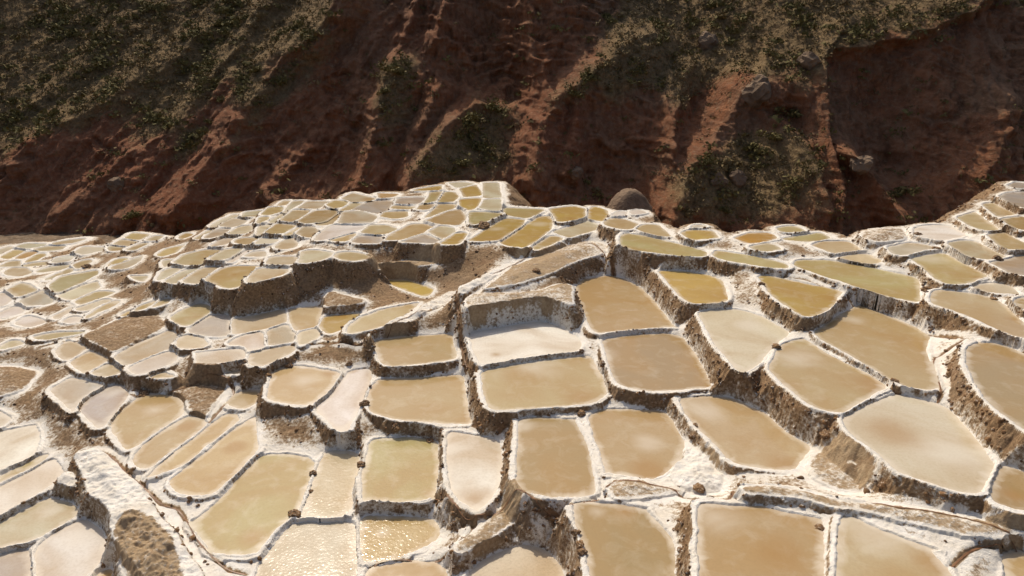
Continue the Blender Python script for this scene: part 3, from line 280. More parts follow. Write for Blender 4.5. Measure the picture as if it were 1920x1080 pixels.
CHANNELS=[
["thin brown water channel running up the diagonal ridge to the tan mound",[[-13.95,41.0],[-13.5,41.12],[-13.06,41.23],[-12.62,41.35],[-12.13,41.26],[-11.63,41.16],[-11.13,41.07],[-10.63,40.91],[-10.13,40.75],[-9.63,40.59],[-9.25,41.06],[-8.87,41.53],[-8.49,42.0],[-8.1,42.54],[-7.7,43.08],[-7.31,43.62],[-6.81,44.1],[-6.31,44.57],[-5.81,45.05],[-5.28,45.51],[-4.76,45.98],[-4.23,46.45],[-3.73,46.86],[-3.24,47.27],[-2.75,47.68],[-2.23,48.21],[-1.72,48.73],[-1.21,49.26],[-0.45,50.42],[0.31,51.59],[1.07,52.76],[1.76,53.66],[2.45,54.56],[3.14,55.46],[3.7,55.56],[4.26,55.66],[4.82,55.76],[5.48,55.93],[6.14,56.09],[6.8,56.26],[7.12,55.24],[7.43,54.21],[7.75,53.19],[8.04,52.36],[8.34,51.52],[8.63,50.69]]],
["thin dark water channel along the rim below the long olive pond on the right",[[17.86,45.45],[18.28,45.4],[18.7,45.36],[19.12,45.31],[19.47,45.11],[19.82,44.9],[20.17,44.69],[20.38,44.32],[20.59,43.96],[20.8,43.6],[21.02,43.27],[21.23,42.95],[21.44,42.62],[21.64,42.3],[21.84,41.98],[22.04,41.66],[22.24,41.14],[22.44,40.62],[22.63,40.1],[22.75,39.8],[22.87,39.5],[22.99,39.2],[23.19,38.87],[23.38,38.55],[23.58,38.22],[23.75,37.97],[23.92,37.72],[24.09,37.47],[24.19,37.13],[24.3,36.8],[24.41,36.46],[24.52,35.82],[24.62,35.18],[24.72,34.54],[24.89,34.05],[25.06,33.56],[25.22,33.08],[25.6,32.8],[25.99,32.53],[26.37,32.26],[26.62,32.08],[26.88,31.89],[27.13,31.71]]],
["crooked brown water channel winding down the wide white bank on the right",[[24.56,34.3],[24.23,34.1],[23.89,33.91],[23.55,33.72],[23.35,33.65],[23.14,33.58],[22.94,33.51],[22.9,33.56],[22.86,33.61],[22.81,33.66],[22.63,33.39],[22.45,33.13],[22.26,32.86],[22.15,32.62],[22.03,32.38],[21.92,32.14],[21.79,31.85],[21.67,31.56],[21.55,31.27],[21.41,30.95],[21.28,30.63],[21.14,30.3],[21.03,30.08],[20.92,29.86],[20.81,29.64],[20.67,29.47],[20.53,29.3],[20.39,29.12],[20.23,28.99],[20.08,28.86],[19.92,28.73],[19.79,28.64],[19.66,28.55],[19.53,28.46]]],
["short brown side channel joining the crooked channel on the white bank",[[18.81,30.28],[18.9,30.13],[19.0,29.98],[19.09,29.83],[19.18,29.68],[19.27,29.53],[19.36,29.39],[19.63,29.23],[19.89,29.07],[20.16,28.91]]],
["long red brown water channel along the foot of the lower right bank",[[4.03,25.09],[4.17,25.24],[4.3,25.4],[4.44,25.55],[4.71,25.53],[4.98,25.5],[5.25,25.48],[5.52,25.38],[5.79,25.29],[6.06,25.2],[6.33,25.1],[6.6,25.01],[6.87,24.91],[7.01,24.72],[7.15,24.52],[7.29,24.32],[7.52,24.18],[7.75,24.05],[7.98,23.91],[8.19,23.72],[8.41,23.53],[8.62,23.34],[8.67,23.31],[8.72,23.27],[8.78,23.24],[8.9,23.42],[9.02,23.59],[9.14,23.77],[9.3,23.84],[9.47,23.9],[9.63,23.97],[9.92,23.96],[10.21,23.94],[10.49,23.93],[10.82,23.84],[11.16,23.75],[11.49,23.67],[11.68,23.54],[11.88,23.4],[12.08,23.27],[12.26,23.12],[12.44,22.97],[12.63,22.82],[12.98,22.76],[13.34,22.7],[13.7,22.65],[13.87,22.48],[14.05,22.31],[14.22,22.15],[14.43,22.06],[14.64,21.97],[14.86,21.88],[15.16,21.82],[15.46,21.76],[15.76,21.69],[16.17,21.55],[16.58,21.41],[16.99,21.27],[17.42,20.96],[17.85,20.66],[18.28,20.35],[18.32,20.13],[18.36,19.91],[18.4,19.69]]],
["dark water channel curving under the half white pond at bottom centre",[[-3.64,26.62],[-3.36,26.34],[-3.09,26.06],[-2.82,25.79],[-2.69,25.57],[-2.57,25.34],[-2.45,25.12],[-2.32,24.94],[-2.19,24.75],[-2.06,24.56],[-1.9,24.5],[-1.75,24.43],[-1.59,24.36],[-1.44,24.45],[-1.29,24.53],[-1.15,24.61],[-1.0,24.71],[-0.84,24.81],[-0.69,24.91],[-0.46,25.03],[-0.23,25.16],[0.0,25.28],[0.21,25.16],[0.43,25.03],[0.64,24.91],[0.84,24.68],[1.04,24.46],[1.24,24.23],[1.47,24.13],[1.7,24.04],[1.93,23.94],[2.26,24.01],[2.58,24.09],[2.91,24.16],[3.14,24.22],[3.37,24.28],[3.6,24.34]]],
["narrow water channel bending down round the glittering brown pond",[[-1.63,24.24],[-1.75,23.99],[-1.87,23.73],[-1.99,23.47],[-2.1,23.41],[-2.21,23.34],[-2.31,23.27],[-2.42,23.25],[-2.53,23.22],[-2.65,23.2],[-2.94,23.14],[-3.22,23.07],[-3.51,23.01],[-3.86,23.07],[-4.2,23.14],[-4.54,23.2],[-4.73,23.19],[-4.91,23.19],[-5.1,23.18],[-5.24,23.12],[-5.37,23.06],[-5.51,23.0],[-5.6,22.91],[-5.69,22.81],[-5.79,22.71],[-5.81,22.56],[-5.83,22.41],[-5.85,22.26]]],
["long rusty water channel down the crusted bank in the bottom left",[[-22.86,31.52],[-22.42,31.39],[-21.97,31.26],[-21.53,31.13],[-21.25,30.95],[-20.97,30.78],[-20.69,30.61],[-20.43,30.38],[-20.17,30.15],[-19.91,29.92],[-19.62,29.62],[-19.32,29.31],[-19.02,29.01],[-18.73,28.78],[-18.43,28.55],[-18.14,28.33],[-17.86,28.11],[-17.57,27.89],[-17.29,27.67],[-16.98,27.39],[-16.68,27.11],[-16.37,26.83],[-16.06,26.73],[-15.75,26.64],[-15.44,26.54],[-15.29,26.38],[-15.13,26.21],[-14.97,26.04],[-14.82,25.86],[-14.68,25.68],[-14.53,25.5],[-14.31,25.21],[-14.08,24.91],[-13.86,24.62],[-13.67,24.4],[-13.47,24.18],[-13.28,23.96],[-12.98,23.7],[-12.69,23.45],[-12.4,23.19],[-12.09,22.96],[-11.79,22.74],[-11.48,22.51],[-11.24,22.47],[-10.99,22.42],[-10.75,22.38]]],
["pale water channel skirting the bare brown slope on the left",[[-25.69,47.29],[-26.25,47.2],[-26.81,47.12],[-27.38,47.03],[-27.8,46.83],[-28.23,46.62],[-28.65,46.42],[-29.05,45.96],[-29.44,45.51],[-29.84,45.05],[-30.05,44.64],[-30.25,44.24],[-30.46,43.83],[-30.74,43.86],[-31.02,43.9],[-31.3,43.94],[-31.73,43.73],[-32.16,43.52],[-32.59,43.3]]],
["thin water channel between the white dry pond and the tan step ponds",[[-4.13,47.39],[-4.0,46.22],[-3.87,45.05],[-3.74,43.88],[-3.62,42.96],[-3.51,42.04],[-3.39,41.12],[-3.29,40.56],[-3.2,40.0],[-3.11,39.44],[-3.02,38.98],[-2.94,38.52],[-2.86,38.06],[-2.75,37.74],[-2.65,37.42],[-2.54,37.11],[-2.39,36.71],[-2.23,36.31],[-2.07,35.91]]],
["water channel looping round the bare brown pit on the left",[[-22.99,36.83],[-22.7,36.76],[-22.4,36.7],[-22.11,36.63],[-21.68,36.77],[-21.25,36.9],[-20.82,37.04],[-20.54,37.18],[-20.25,37.32],[-19.97,37.46],[-19.69,37.55],[-19.41,37.65],[-19.13,37.75],[-18.78,37.83],[-18.43,37.91],[-18.08,37.99],[-17.82,37.89],[-17.56,37.79],[-17.3,37.69],[-17.17,37.54],[-17.04,37.39],[-16.91,37.24],[-16.84,37.0],[-16.76,36.77],[-16.69,36.53],[-16.72,36.29],[-16.75,36.05],[-16.78,35.82],[-16.84,35.44],[-16.9,35.06],[-16.96,34.69],[-16.97,34.36],[-16.99,34.03],[-17.01,33.71]]],
["rusty water channel crossing the bank at the bottom right corner",[[15.12,19.09],[15.28,19.22],[15.45,19.35],[15.62,19.48],[15.78,19.6],[15.95,19.71],[16.11,19.83],[16.32,19.92],[16.53,20.0],[16.74,20.09],[17.03,20.13],[17.31,20.18],[17.6,20.22],[17.87,20.24],[18.13,20.26],[18.4,20.28]]]
]
STONES=[
[-6.19,32.04,0.3,"brown stone on the rim of the tan step pond, left of the other"],
[-4.39,31.49,0.42,"round brown stone set in the front wall of the tan step pond"],
[-8.28,34.08,0.34,"larger dark stone at the left corner of the tan step pond"],
[-7.84,34.08,0.26,"smaller stone beside the left corner of the tan step pond"],
[-14.0,38.98,0.34,"dark boulder on the ridge above the white and tan ponds"],
[-14.87,37.6,0.28,"dark stone where the diagonal ridge meets the left pond"],
[-10.28,39.25,0.3,"brown stone below the diagonal ridge at the white pond"],
[-9.93,29.14,0.24,"upper dark stone on the thin rim beside the glittering pond"],
[-9.66,27.69,0.2,"lower dark stone on the thin rim beside the glittering pond"],
[-9.87,25.94,0.34,"dark crusted stone where three pond rims meet"],
[-7.49,29.21,0.28,"orange brown stone on the rim left of the olive pond"],
[-40.29,61.76,0.5,"dark brown boulder on the far left bank above the cream ponds"],
[-22.47,37.18,0.5,"brown clod heap beside the channel on the left"],
[31.29,51.41,0.5,"tan stone on the white flat beside the white pond"],
[26.54,41.17,0.45,"red brown stone on the bank behind the cream pond on the right"],
[26.61,43.3,0.4,"tan stone on the wide white bank at right"],
[31.17,48.34,0.35,"tan stone on the rim below the white pond at right"],
[21.91,30.88,0.22,"small brown stone lying on the wide white bank"],
[19.05,30.68,0.26,"brown stone on the rim crossing between two tan ponds"],
[14.94,35.45,0.34,"brown stone on the rim left of the streaked pond"],
[1.86,48.3,0.4,"brown stone on the pale mound top"],
[8.98,29.51,0.2,"dark stone on the white bank right of the square pond"],
[16.87,43.7,0.25,"dark stone on the rim of the ochre pond at right"],
[3.6,31.52,0.3,"orange flat stone on the rim between three square ponds"],
[13.37,27.58,0.35,"tan slab stone on the bank below the streaked pond"],
[7.99,24.81,0.32,"brown clod at the channel bend on the right"],
[2.5,22.13,0.22,"upper tan stone on the rim of the brown pond at bottom"],
[2.59,21.51,0.24,"middle tan stone on the rim of the brown pond at bottom"],
[2.65,21.01,0.24,"lower tan stone on the rim of the brown pond at bottom"],
[19.58,27.81,0.3,"tan rock on the rocky bank above the big cream white pond"],
[14.32,27.25,0.4,"grey rock on the rocky bank below the streaked pond"],
[11.6,21.26,0.28,"red brown stone on the white divider at bottom right"],
[29.17,38.88,0.3,"dark stone at the corner of the pale pond at right"],
[32.86,44.35,0.4,"grey stone on the bank of the far right ponds"],
[4.18,65.75,0.3,"brown clod at the end of the ochre crest pond"],
[3.0,68.69,0.9,"pale tan rock on the crest between two ponds"],
[-2.63,59.73,0.8,"pale rock on the bank beside the olive crest pond"]
]
RIDGES=[[[[-31.1,34.6],[-33.1,27.1],[-40.4,19.1],[-46.4,11.5],[-49.5,2.0],[-52.0,-4.6]],7,11,5],[[[-46.3,32.7],[-50.4,23.5],[-56.6,13.1],[-59.5,4.3],[-61.7,0.5]],4,7,4],[[[-61.6,23.5],[-65.2,19.1],[-72.6,12.3],[-78.8,9.1],[-82.3,3.6]],4,8,4],[[[-51.0,16.5],[-55.9,9.9],[-58.6,5.9],[-61.4,-3.9]],3.5,6,4],[[[-78.4,23.5],[-82.2,17.3],[-87.5,11.5]],3,6,4],[[[-66.7,3.6],[-69.2,-0.2],[-71.5,-3.9]],2.5,4,4],[[[-19.7,18.6],[-21.1,12.3],[-23.1,5.1],[-24.7,-1.0]],7,4.5,5],[[[-14.4,13.6],[-14.9,9.1],[-16.2,6.5],[-16.5,3.6]],5,3,4],[[[-2.2,11.5],[-6.7,10.5],[-11.0,7.1],[-15.8,0.1]],8,4,9],[[[-32.6,4.7],[-36.4,0.9],[-38.1,-2.1]],5,4,5],[[[26.1,23.5],[15.5,17.8],[7.6,12.7],[4.9,9.1],[3.4,1.3]],6,5,9],[[[11.7,13.1],[10.6,9.1],[9.9,1.3]],4,3,5],[[[33.9,18.2],[29.5,11.5],[26.9,3.6],[24.0,-3.2]],5,4,5],[[[43.5,15.6],[38.6,9.5],[30.3,3.6],[24.4,-3.6]],9,3.5,12],[[[45.1,8.7],[46.8,3.6],[48.0,-3.9]],9,9,4],[[[58.8,23.5],[55.1,19.1],[52.4,9.1],[51.5,1.3],[50.5,-6.1]],5,5,2.5],[[[54.4,4.7],[56.7,1.3],[61.3,-4.3]],9,3,5],[[[90.1,30.8],[82.3,27.1],[70.8,23.0],[59.1,20.4]],5,10,3],[[[-9.6,32.7],[-12.3,26.2],[-13.4,20.8]],4,3,4],[[[4.8,31.8],[3.7,23.5],[4.6,18.2]],3,5,5],[[[77.5,23.5],[73.3,14.8],[68.4,6.7]],2.5,4,6],[[[86.3,13.1],[80.2,5.1],[76.0,-0.2]],4,5,5]]
RECESSES=[[-30.4,11.5,6.3,11.7,5.0],[-31.9,2.0,5.2,4.5,4.0],[2.3,15.6,3.6,9.8,4.0],[18.0,0.5,5.1,4.4,5.0],[65.5,9.1,8.9,11.5,6.0],[65.3,1.3,5.2,3.7,4.0],[46.1,9.5,3.5,2.4,2.5],[-2.7,18.2,5.5,9.9,3.0]]
VEG=[[[-122.5,59.9],[-33.8,59.9],[-32.3,28.0],[-34.5,23.5],[-42.1,18.2],[-43.8,11.5],[-47.8,9.1],[-51.4,14.0],[-56.0,10.3],[-60.5,6.7],[-65.1,5.9],[-72.0,10.3],[-79.2,7.5],[-99.6,1.3]],[[7.1,10.3],[8.2,15.6],[14.7,19.1],[17.7,23.5],[21.9,28.9],[24.3,59.9],[120.4,59.9],[109.2,30.8],[84.6,28.5],[70.8,22.8],[59.1,20.4],[53.4,17.3],[43.7,16.5],[33.0,11.5],[25.1,12.3],[15.3,12.7]],[[-13.9,3.6],[-9.7,8.3],[-5.4,11.5],[-1.3,11.1],[0.0,3.6],[-2.6,0.1],[-13.7,0.1]],[[27.5,1.3],[33.1,4.7],[41.2,6.5],[49.1,6.5],[50.2,1.3],[45.4,-3.9],[40.9,-6.1],[24.3,-4.6]],[[-21.9,11.5],[-21.0,17.3],[-18.3,18.2],[-18.4,13.1],[-19.9,9.1]],[[-47.2,10.7],[-39.5,19.1],[-33.6,23.5],[-36.5,17.3],[-43.2,8.3],[-48.4,2.8]],[[-58.6,5.9],[-55.8,9.1],[-52.6,6.7],[-58.4,1.3]]]
SHRUBS=[
[-87.7,23.3,1.6,"dark green bush high on the grassy slope at the far left"],
[-84.6,25.3,1.2,"olive bush near the top left corner of the slope"],
[-59.2,25.1,1.1,"bright green bush in the middle of the grassy left slope"],
[-52.9,26.6,1.0,"small bush near the top of the left slope"],
[-70.4,21.2,1.0,"olive bush on the grassy slope left of the bare ridge"],
[-46.0,16.9,1.3,"dark bush on the diagonal ridge below the grassy slope"],
[-51.4,11.9,1.0,"light green shrub on the red slope at left"],
[-53.2,8.4,1.0,"green shrub low on the red gully slope at left"],
[-60.0,-4.6,1.2,"green bush at the foot of the red badlands at left"],
[-41.2,24.4,1.2,"dark bush near the top of the main ridge"],
[-20.0,16.5,1.8,"green shrub crowning the central spur, higher one"],
[-21.4,13.6,1.3,"olive shrub on the central spur below its crown"],
[-21.1,5.5,1.2,"dark green bush low on the central spur"],
[-3.1,10.4,2.0,"olive bush on top of the green central mound"],
[-8.0,8.7,1.8,"olive bush on the left shoulder of the green mound"],
[-5.7,4.7,1.5,"bright green bush in the middle of the green mound"],
[-8.6,2.4,1.4,"dark bush at the foot of the green mound"],
[-1.3,2.8,1.3,"grey green bush on the right foot of the green mound"],
[13.6,15.6,1.7,"dark green bush on the ledge above the red cliff"],
[10.8,13.1,1.5,"bright olive tussock at the edge of the red cliff"],
[16.5,17.8,1.4,"grey green bush on the ledge below the upper slope"],
[36.9,1.3,2.0,"dark green bush beside the grey rock on the right mound"],
[44.6,5.9,1.7,"olive bush near the top of the right mound"],
[41.7,4.3,1.6,"yellow green tussock on the upper right mound"],
[32.0,2.8,1.5,"olive bush on the left edge of the right mound"],
[34.1,-4.1,1.2,"bright green bush at the foot of the right mound"],
[46.1,-0.2,1.2,"grey green bush on the right side of the right mound"],
[27.0,-3.6,1.1,"grey bush at the lower left of the right mound"],
[49.6,9.2,1.8,"dark bush under the rock overhang on the right"],
[79.3,26.6,1.6,"grey green bush at the edge of the upper right shelf"],
[63.6,23.9,1.2,"dark bush on the upper right shelf"],
[42.4,26.4,1.3,"grey bush near the top edge right of centre"],
[65.1,-2.8,1.8,"dry olive bush at the dark gully beside the right terraces"],
[17.9,26.6,1.2,"dark bush near the top of the centre slope"],
[14.0,-2.1,1.2,"grey bush beside the rounded boulder on the crest"]
]
ROCKS=[
[33.8,0.1,1.6,"pale grey rock on the grassy right mound"],
[37.2,0.1,1.8,"blocky grey rock beside the bush on the right mound"],
[43.2,13.6,3.0,"large brown rock outcrop above the overhang on the right"],
[39.4,21.7,2.6,"brown rounded rock on the upper slope right of centre"],
[56.2,3.2,1.9,"grey weathered rock at the foot of the dark bowl"],
[53.6,18.2,2.4,"pink tan rock on the edge of the dark bowl"],
[-65.2,-0.6,1.7,"dark brown rock leaning on the red badlands at left"],
[10.3,1.3,1.5,"red rock at the foot of the red cliff"]
]


# ------------------------------------------------------------------ helpers
def hash2(ix, iy, seed):
    h = (ix.astype(np.int64) * 374761393 + iy.astype(np.int64) * 668265263 + seed * 974711) & 0x7fffffff
    h = ((h ^ (h >> 13)) * 1274126177) & 0x7fffffff
    h = h ^ (h >> 16)
    return (h & 0xffff).astype(np.float32) / 65535.0

def vnoise(x, y, seed=0):
    ix = np.floor(x); iy = np.floor(y)
    fx = (x - ix).astype(np.float32); fy = (y - iy).astype(np.float32)
    fx = fx * fx * (3 - 2 * fx); fy = fy * fy * (3 - 2 * fy)
    a = hash2(ix, iy, seed); b = hash2(ix + 1, iy, seed)
    c = hash2(ix, iy + 1, seed); d = hash2(ix + 1, iy + 1, seed)
    return (a + (b - a) * fx) * (1 - fy) + (c + (d - c) * fx) * fy

def fbm(x, y, octaves=4, seed=0, gain=0.5):
    s = 0; a = 1; t = 0
    for o in range(octaves):
        s = s + a * (vnoise(x * 2 ** o + o * 17.3, y * 2 ** o - o * 9.1, seed + o) - 0.5) * 2
        t += a; a *= gain
    return s / t

def ridged(x, y, octaves=4, seed=0, gain=0.5):
    s = 0; a = 1; t = 0
    for o in range(octaves):
        n = 1 - np.abs(vnoise(x * 2 ** o + o * 11.7, y * 2 ** o + o * 5.3, seed + o) * 2 - 1)
        s = s + a * n * n; t += a; a *= gain
    return s / t

def chaikin(p, it=2, q=0.22):
    p = np.asarray(p, float)
    for _ in range(it):
        n = np.roll(p, -1, 0)
        p = np.stack([p * (1 - q) + n * q, p * q + n * (1 - q)], 1).reshape(-1, 2)
    return p

def round_corners(p, r):
    """cut every corner a little, twice, so that outlines stay angular but not sharp"""
    p = np.asarray(p, float)
    for k, cut in enumerate((r, r * 0.4)):
        a = np.roll(p, 1, 0); b = np.roll(p, -1, 0)
        la = np.linalg.norm(a - p, axis=1, keepdims=True) + 1e-9; lb = np.linalg.norm(b - p, axis=1, keepdims=True) + 1e-9
        q0 = p + (a - p) / la * np.minimum(cut, la * 0.3); q1 = p + (b - p) / lb * np.minimum(cut, lb * 0.3)
        p = np.stack([q0, q1], 1).reshape(-1, 2)
    return p

def sdf(poly, X, Y):
    """signed distance (negative inside) of points to a polygon"""
    d2 = np.full(X.shape, 1e9, np.float32); inside = np.zeros(X.shape, bool)
    n = len(poly)
    for k in range(n):
        ax, ay = poly[k]; bx, by = poly[(k + 1) % n]
        ex, ey = bx - ax, by - ay
        wx = X - ax; wy = Y - ay
        t = np.clip((wx * ex + wy * ey) / (ex * ex + ey * ey + 1e-9), 0, 1)
        d2 = np.minimum(d2, (wx - ex * t) ** 2 + (wy - ey * t) ** 2)
        if ay != by:
            c = ((ay <= Y) != (by <= Y)) & (X < ax + (Y - ay) / (by - ay) * ex)
            inside ^= c
    d = np.sqrt(d2)
    return np.where(inside, -d, d)

def smooth(a, b, x):
    t = np.clip((x - a) / (b - a), 0, 1)
    return t * t * (3 - 2 * t)

def link(o, parent=None):
    col.objects.link(o)
    if parent is not None:
        o.parent = parent
    return o

def mesh_np(name, verts, quads, mat, parent=None, normals=None, attrs=None, loc=None):
    me = bpy.data.meshes.new(name)
    nv, nf = len(verts), len(quads)
    k = quads.shape[1]
    me.vertices.add(nv); me.loops.add(nf * k); me.polygons.add(nf)
    me.vertices.foreach_set('co', np.ascontiguousarray(verts, np.float32).ravel())
    me.loops.foreach_set('vertex_index', np.ascontiguousarray(quads, np.int32).ravel())
    me.polygons.foreach_set('loop_start', np.arange(0, nf * k, k, dtype=np.int32))
    me.polygons.foreach_set('use_smooth', np.ones(nf, bool))
    for an, av in (attrs or {}).items():
        at = me.attributes.new(an, 'FLOAT', 'POINT')
        at.data.foreach_set('value', np.ascontiguousarray(av, np.float32))
    me.update(calc_edges=True)
    if normals is not None:
        me.normals_split_custom_set_from_vertices(normals.astype(np.float32))
    me.materials.append(mat)
    o = bpy.data.objects.new(name, me)
    return link(o, parent)

def mesh_py(name, verts, faces, mat, parent=None, smooth_=False):
    me = bpy.data.meshes.new(name)
    me.from_pydata([tuple(map(float, v)) for v in verts], [], faces)
    if smooth_:
        me.polygons.foreach_set('use_smooth', [True] * len(me.polygons))
    me.update(); me.materials.append(mat)
    return link(bpy.data.objects.new(name, me), parent)

def tag(o, label=None, cat=None, group=None, kind=None):
    for k, v in (('label', label), ('category', cat), ('group', group), ('kind', kind)):
        if v: o[k] = v
    return o

# ------------------------------------------------------------------ materials
class NT:
    def __init__(s, name):
        s.m = bpy.data.materials.new(name); s.m.use_nodes = True
        s.t = s.m.node_tree; s.bsdf = s.t.nodes['Principled BSDF']
    def n(s, typ, **kw):
        nd = s.t.nodes.new(typ)
        for k, v in kw.items():
            if k.startswith('in_'):
                key = k[3:]; nd.inputs[int(key) if key.isdigit() else key].default_value = v
            else: setattr(nd, k, v)
        return nd
    def l(s, a, b): s.t.links.new(a, b)
    def noise(s, vec, scale, detail=4, rough=0.55, dist=0.0):
        nd = s.n('ShaderNodeTexNoise'); nd.inputs['Scale'].default_value = scale
        nd.inputs['Detail'].default_value = detail; nd.inputs['Roughness'].default_value = rough
        nd.inputs['Distortion'].default_value = dist
        if vec is not None: s.l(vec, nd.inputs['Vector'])
        return nd.outputs['Fac']
    def ramp(s, fac, lo, hi, a=0.0, b=1.0):
        nd = s.n('ShaderNodeMapRange'); nd.clamp = True
        nd.inputs['From Min'].default_value = lo; nd.inputs['From Max'].default_value = hi
        nd.inputs['To Min'].default_value = a; nd.inputs['To Max'].default_value = b
        s.l(fac, nd.inputs['Value']); return nd.outputs[0]
    def math(s, op, a, b=None):
        nd = s.n('ShaderNodeMath', operation=op)
        for i, v in enumerate((a, b)):
            if v is None: continue
            if isinstance(v, (int, float)): nd.inputs[i].default_value = v
            else: s.l(v, nd.inputs[i])
        return nd.outputs[0]
    def mix(s, fac, a, b, mode='MIX'):
        nd = s.n('ShaderNodeMix', data_type='RGBA', blend_type=mode)
        for key, v in ((0, fac), (6, a), (7, b)):
            if isinstance(v, tuple): nd.inputs[key].default_value = v + (1,)
            elif isinstance(v, (int, float)): nd.inputs[key].default_value = v
            else: s.l(v, nd.inputs[key])
        return nd.outputs[2]
    def attr(s, name, typ='GEOMETRY'):
        return s.n('ShaderNodeAttribute', attribute_name=name, attribute_type=typ)
    def bump(s, h, strength, dist):
        nd = s.n('ShaderNodeBump'); nd.inputs['Strength'].default_value = strength
        nd.inputs['Distance'].default_value = dist
        s.l(h, nd.inputs['Height']); s.l(nd.outputs[0], s.bsdf.inputs['Normal']); return nd

def make_bank_material():
    m = NT('salt_crusted_bank'); P = m.n('ShaderNodeNewGeometry').outputs['Position']
    salt = m.attr('salt').outputs['Fac']; tan = m.attr('tan').outputs['Fac']
    n1 = m.noise(P, 1.1, 5, 0.6); n2 = m.noise(P, 6.0, 5, 0.65); n3 = m.noise(P, 24.0, 3, 0.6); n0 = m.noise(P, 0.25, 3)
    earth = m.mix(m.ramp(n2, 0.35, 0.68), (0.165, 0.098, 0.052), (0.39, 0.255, 0.135))
    earth = m.mix(m.ramp(n1, 0.52, 0.7, 0, 0.6), earth, (0.31, 0.165, 0.08))
    earth = m.mix(m.ramp(n0, 0.5, 0.65, 0, 0.3), earth, (0.30, 0.22, 0.145))
    tn = m.mix(m.ramp(n2, 0.3, 0.7), (0.34, 0.23, 0.125), (0.54, 0.41, 0.26))
    tn = m.mix(m.ramp(n1, 0.5, 0.68, 0, 0.6), tn, (0.24, 0.145, 0.075))
    earth = m.mix(tan, earth, tn)
    wh = m.mix(m.ramp(n1, 0.35, 0.7), (0.88, 0.84, 0.77), (0.76, 0.69, 0.58))
    wh = m.mix(m.ramp(n3, 0.60, 0.75, 0, 0.35), wh, (0.48, 0.38, 0.27))
    mid = m.mix(m.ramp(n3, 0.4, 0.65), (0.50, 0.40, 0.28), (0.36, 0.26, 0.165))
    # salt coverage threshold broken up by noise, dirty crust in between
    a = m.math('ADD', salt, m.math('MULTIPLY', m.math('SUBTRACT', n2, 0.5), 1.3))
    a = m.math('ADD', a, m.math('MULTIPLY', m.math('SUBTRACT', n1, 0.5), 1.1))
    a = m.math('ADD', a, m.math('MULTIPLY', m.math('SUBTRACT', n3, 0.5), 0.5))
    c = m.mix(m.ramp(a, 0.26, 0.46), earth, mid)
    c = m.mix(m.ramp(a, 0.46, 0.66), c, wh)
    m.l(c, m.bsdf.inputs['Base Color'])
    m.bsdf.inputs['Roughness'].default_value = 0.9
    m.bsdf.inputs['Specular IOR Level'].default_value = 0.2
    h = m.math('ADD', n2, m.math('MULTIPLY', n3, 0.5))
    m.bump(h, 0.7, 0.08)
    return m.m

def make_brine_material(dry):
    m = NT('dry_salt_bed' if dry else 'brine'); P = m.n('ShaderNodeNewGeometry').outputs['Position']
    base = m.attr('tint', 'OBJECT').outputs['Color']
    n0 = m.noise(P, 0.22, 4, 0.5, 0.8); n1 = m.noise(P, 1.1, 5, 0.6, 0.6); n2 = m.noise(P, 9.0, 4, 0.6)
    n3 = m.noise(P, 40.0, 3, 0.6)
    c = m.mix(m.ramp(n0, 0.38, 0.64, 0, 0.9), base, m.mix(0.65, base, (0.39, 0.24, 0.09)))
    c = m.mix(m.ramp(n1, 0.5, 0.75, 0, 0.25), c, (0.62, 0.55, 0.43))
    c = m.mix(m.ramp(n2, 0.45, 0.75, 0, 0.22), c, (0.27, 0.18, 0.085))
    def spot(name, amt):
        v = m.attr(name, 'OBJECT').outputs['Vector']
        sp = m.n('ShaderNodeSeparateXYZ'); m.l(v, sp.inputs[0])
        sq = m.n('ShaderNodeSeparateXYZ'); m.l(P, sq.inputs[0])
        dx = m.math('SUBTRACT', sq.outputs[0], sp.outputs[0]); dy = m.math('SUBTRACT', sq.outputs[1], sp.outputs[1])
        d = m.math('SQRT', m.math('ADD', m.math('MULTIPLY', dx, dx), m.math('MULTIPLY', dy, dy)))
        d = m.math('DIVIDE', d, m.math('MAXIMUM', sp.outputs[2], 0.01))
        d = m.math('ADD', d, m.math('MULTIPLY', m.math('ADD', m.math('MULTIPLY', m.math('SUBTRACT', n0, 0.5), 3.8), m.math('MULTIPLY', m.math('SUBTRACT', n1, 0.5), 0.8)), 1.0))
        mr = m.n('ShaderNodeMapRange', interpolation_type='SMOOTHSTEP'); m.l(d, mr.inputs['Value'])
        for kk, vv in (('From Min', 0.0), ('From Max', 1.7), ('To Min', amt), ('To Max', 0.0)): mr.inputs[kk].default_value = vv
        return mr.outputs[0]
    c = m.mix(spot('bloom_and_reflection', 0.4), c, (0.72, 0.65, 0.54))  # pale patches: salt bloom together with sky reflection painted into the colour
    c = m.mix(spot('stain', 0.6), c, (0.36, 0.20, 0.062))
    edge = m.attr('edge').outputs['Fac']
    e = m.math('ADD', edge, m.math('MULTIPLY', m.math('SUBTRACT', n1, 0.5), 0.9))
    c = m.mix(m.ramp(e, 0.55, 1.0, 0, 0.7), c, (0.72, 0.64, 0.52))
    m.l(c, m.bsdf.inputs['Base Color'])
    if dry:
        m.bsdf.inputs['Roughness'].default_value = 0.8
        m.bsdf.inputs['Specular IOR Level'].default_value = 0.25
        m.bump(m.math('ADD', n2, m.math('MULTIPLY', n3, 0.4)), 0.5, 0.08)
    else:
        m.bsdf.inputs['IOR'].default_value = 1.36
        m.l(m.ramp(n1, 0.3, 0.7, 0.10, 0.22), m.bsdf.inputs['Roughness'])
        rip = m.attr('ripple', 'OBJECT').outputs['Fac']
        b = m.bump(m.noise(P, 7.0, 2, 0.5), 1.0, 0.02)
        m.l(m.math('ADD', m.math('MULTIPLY', rip, 0.5), 0.03), b.inputs['Strength'])
    return m.m

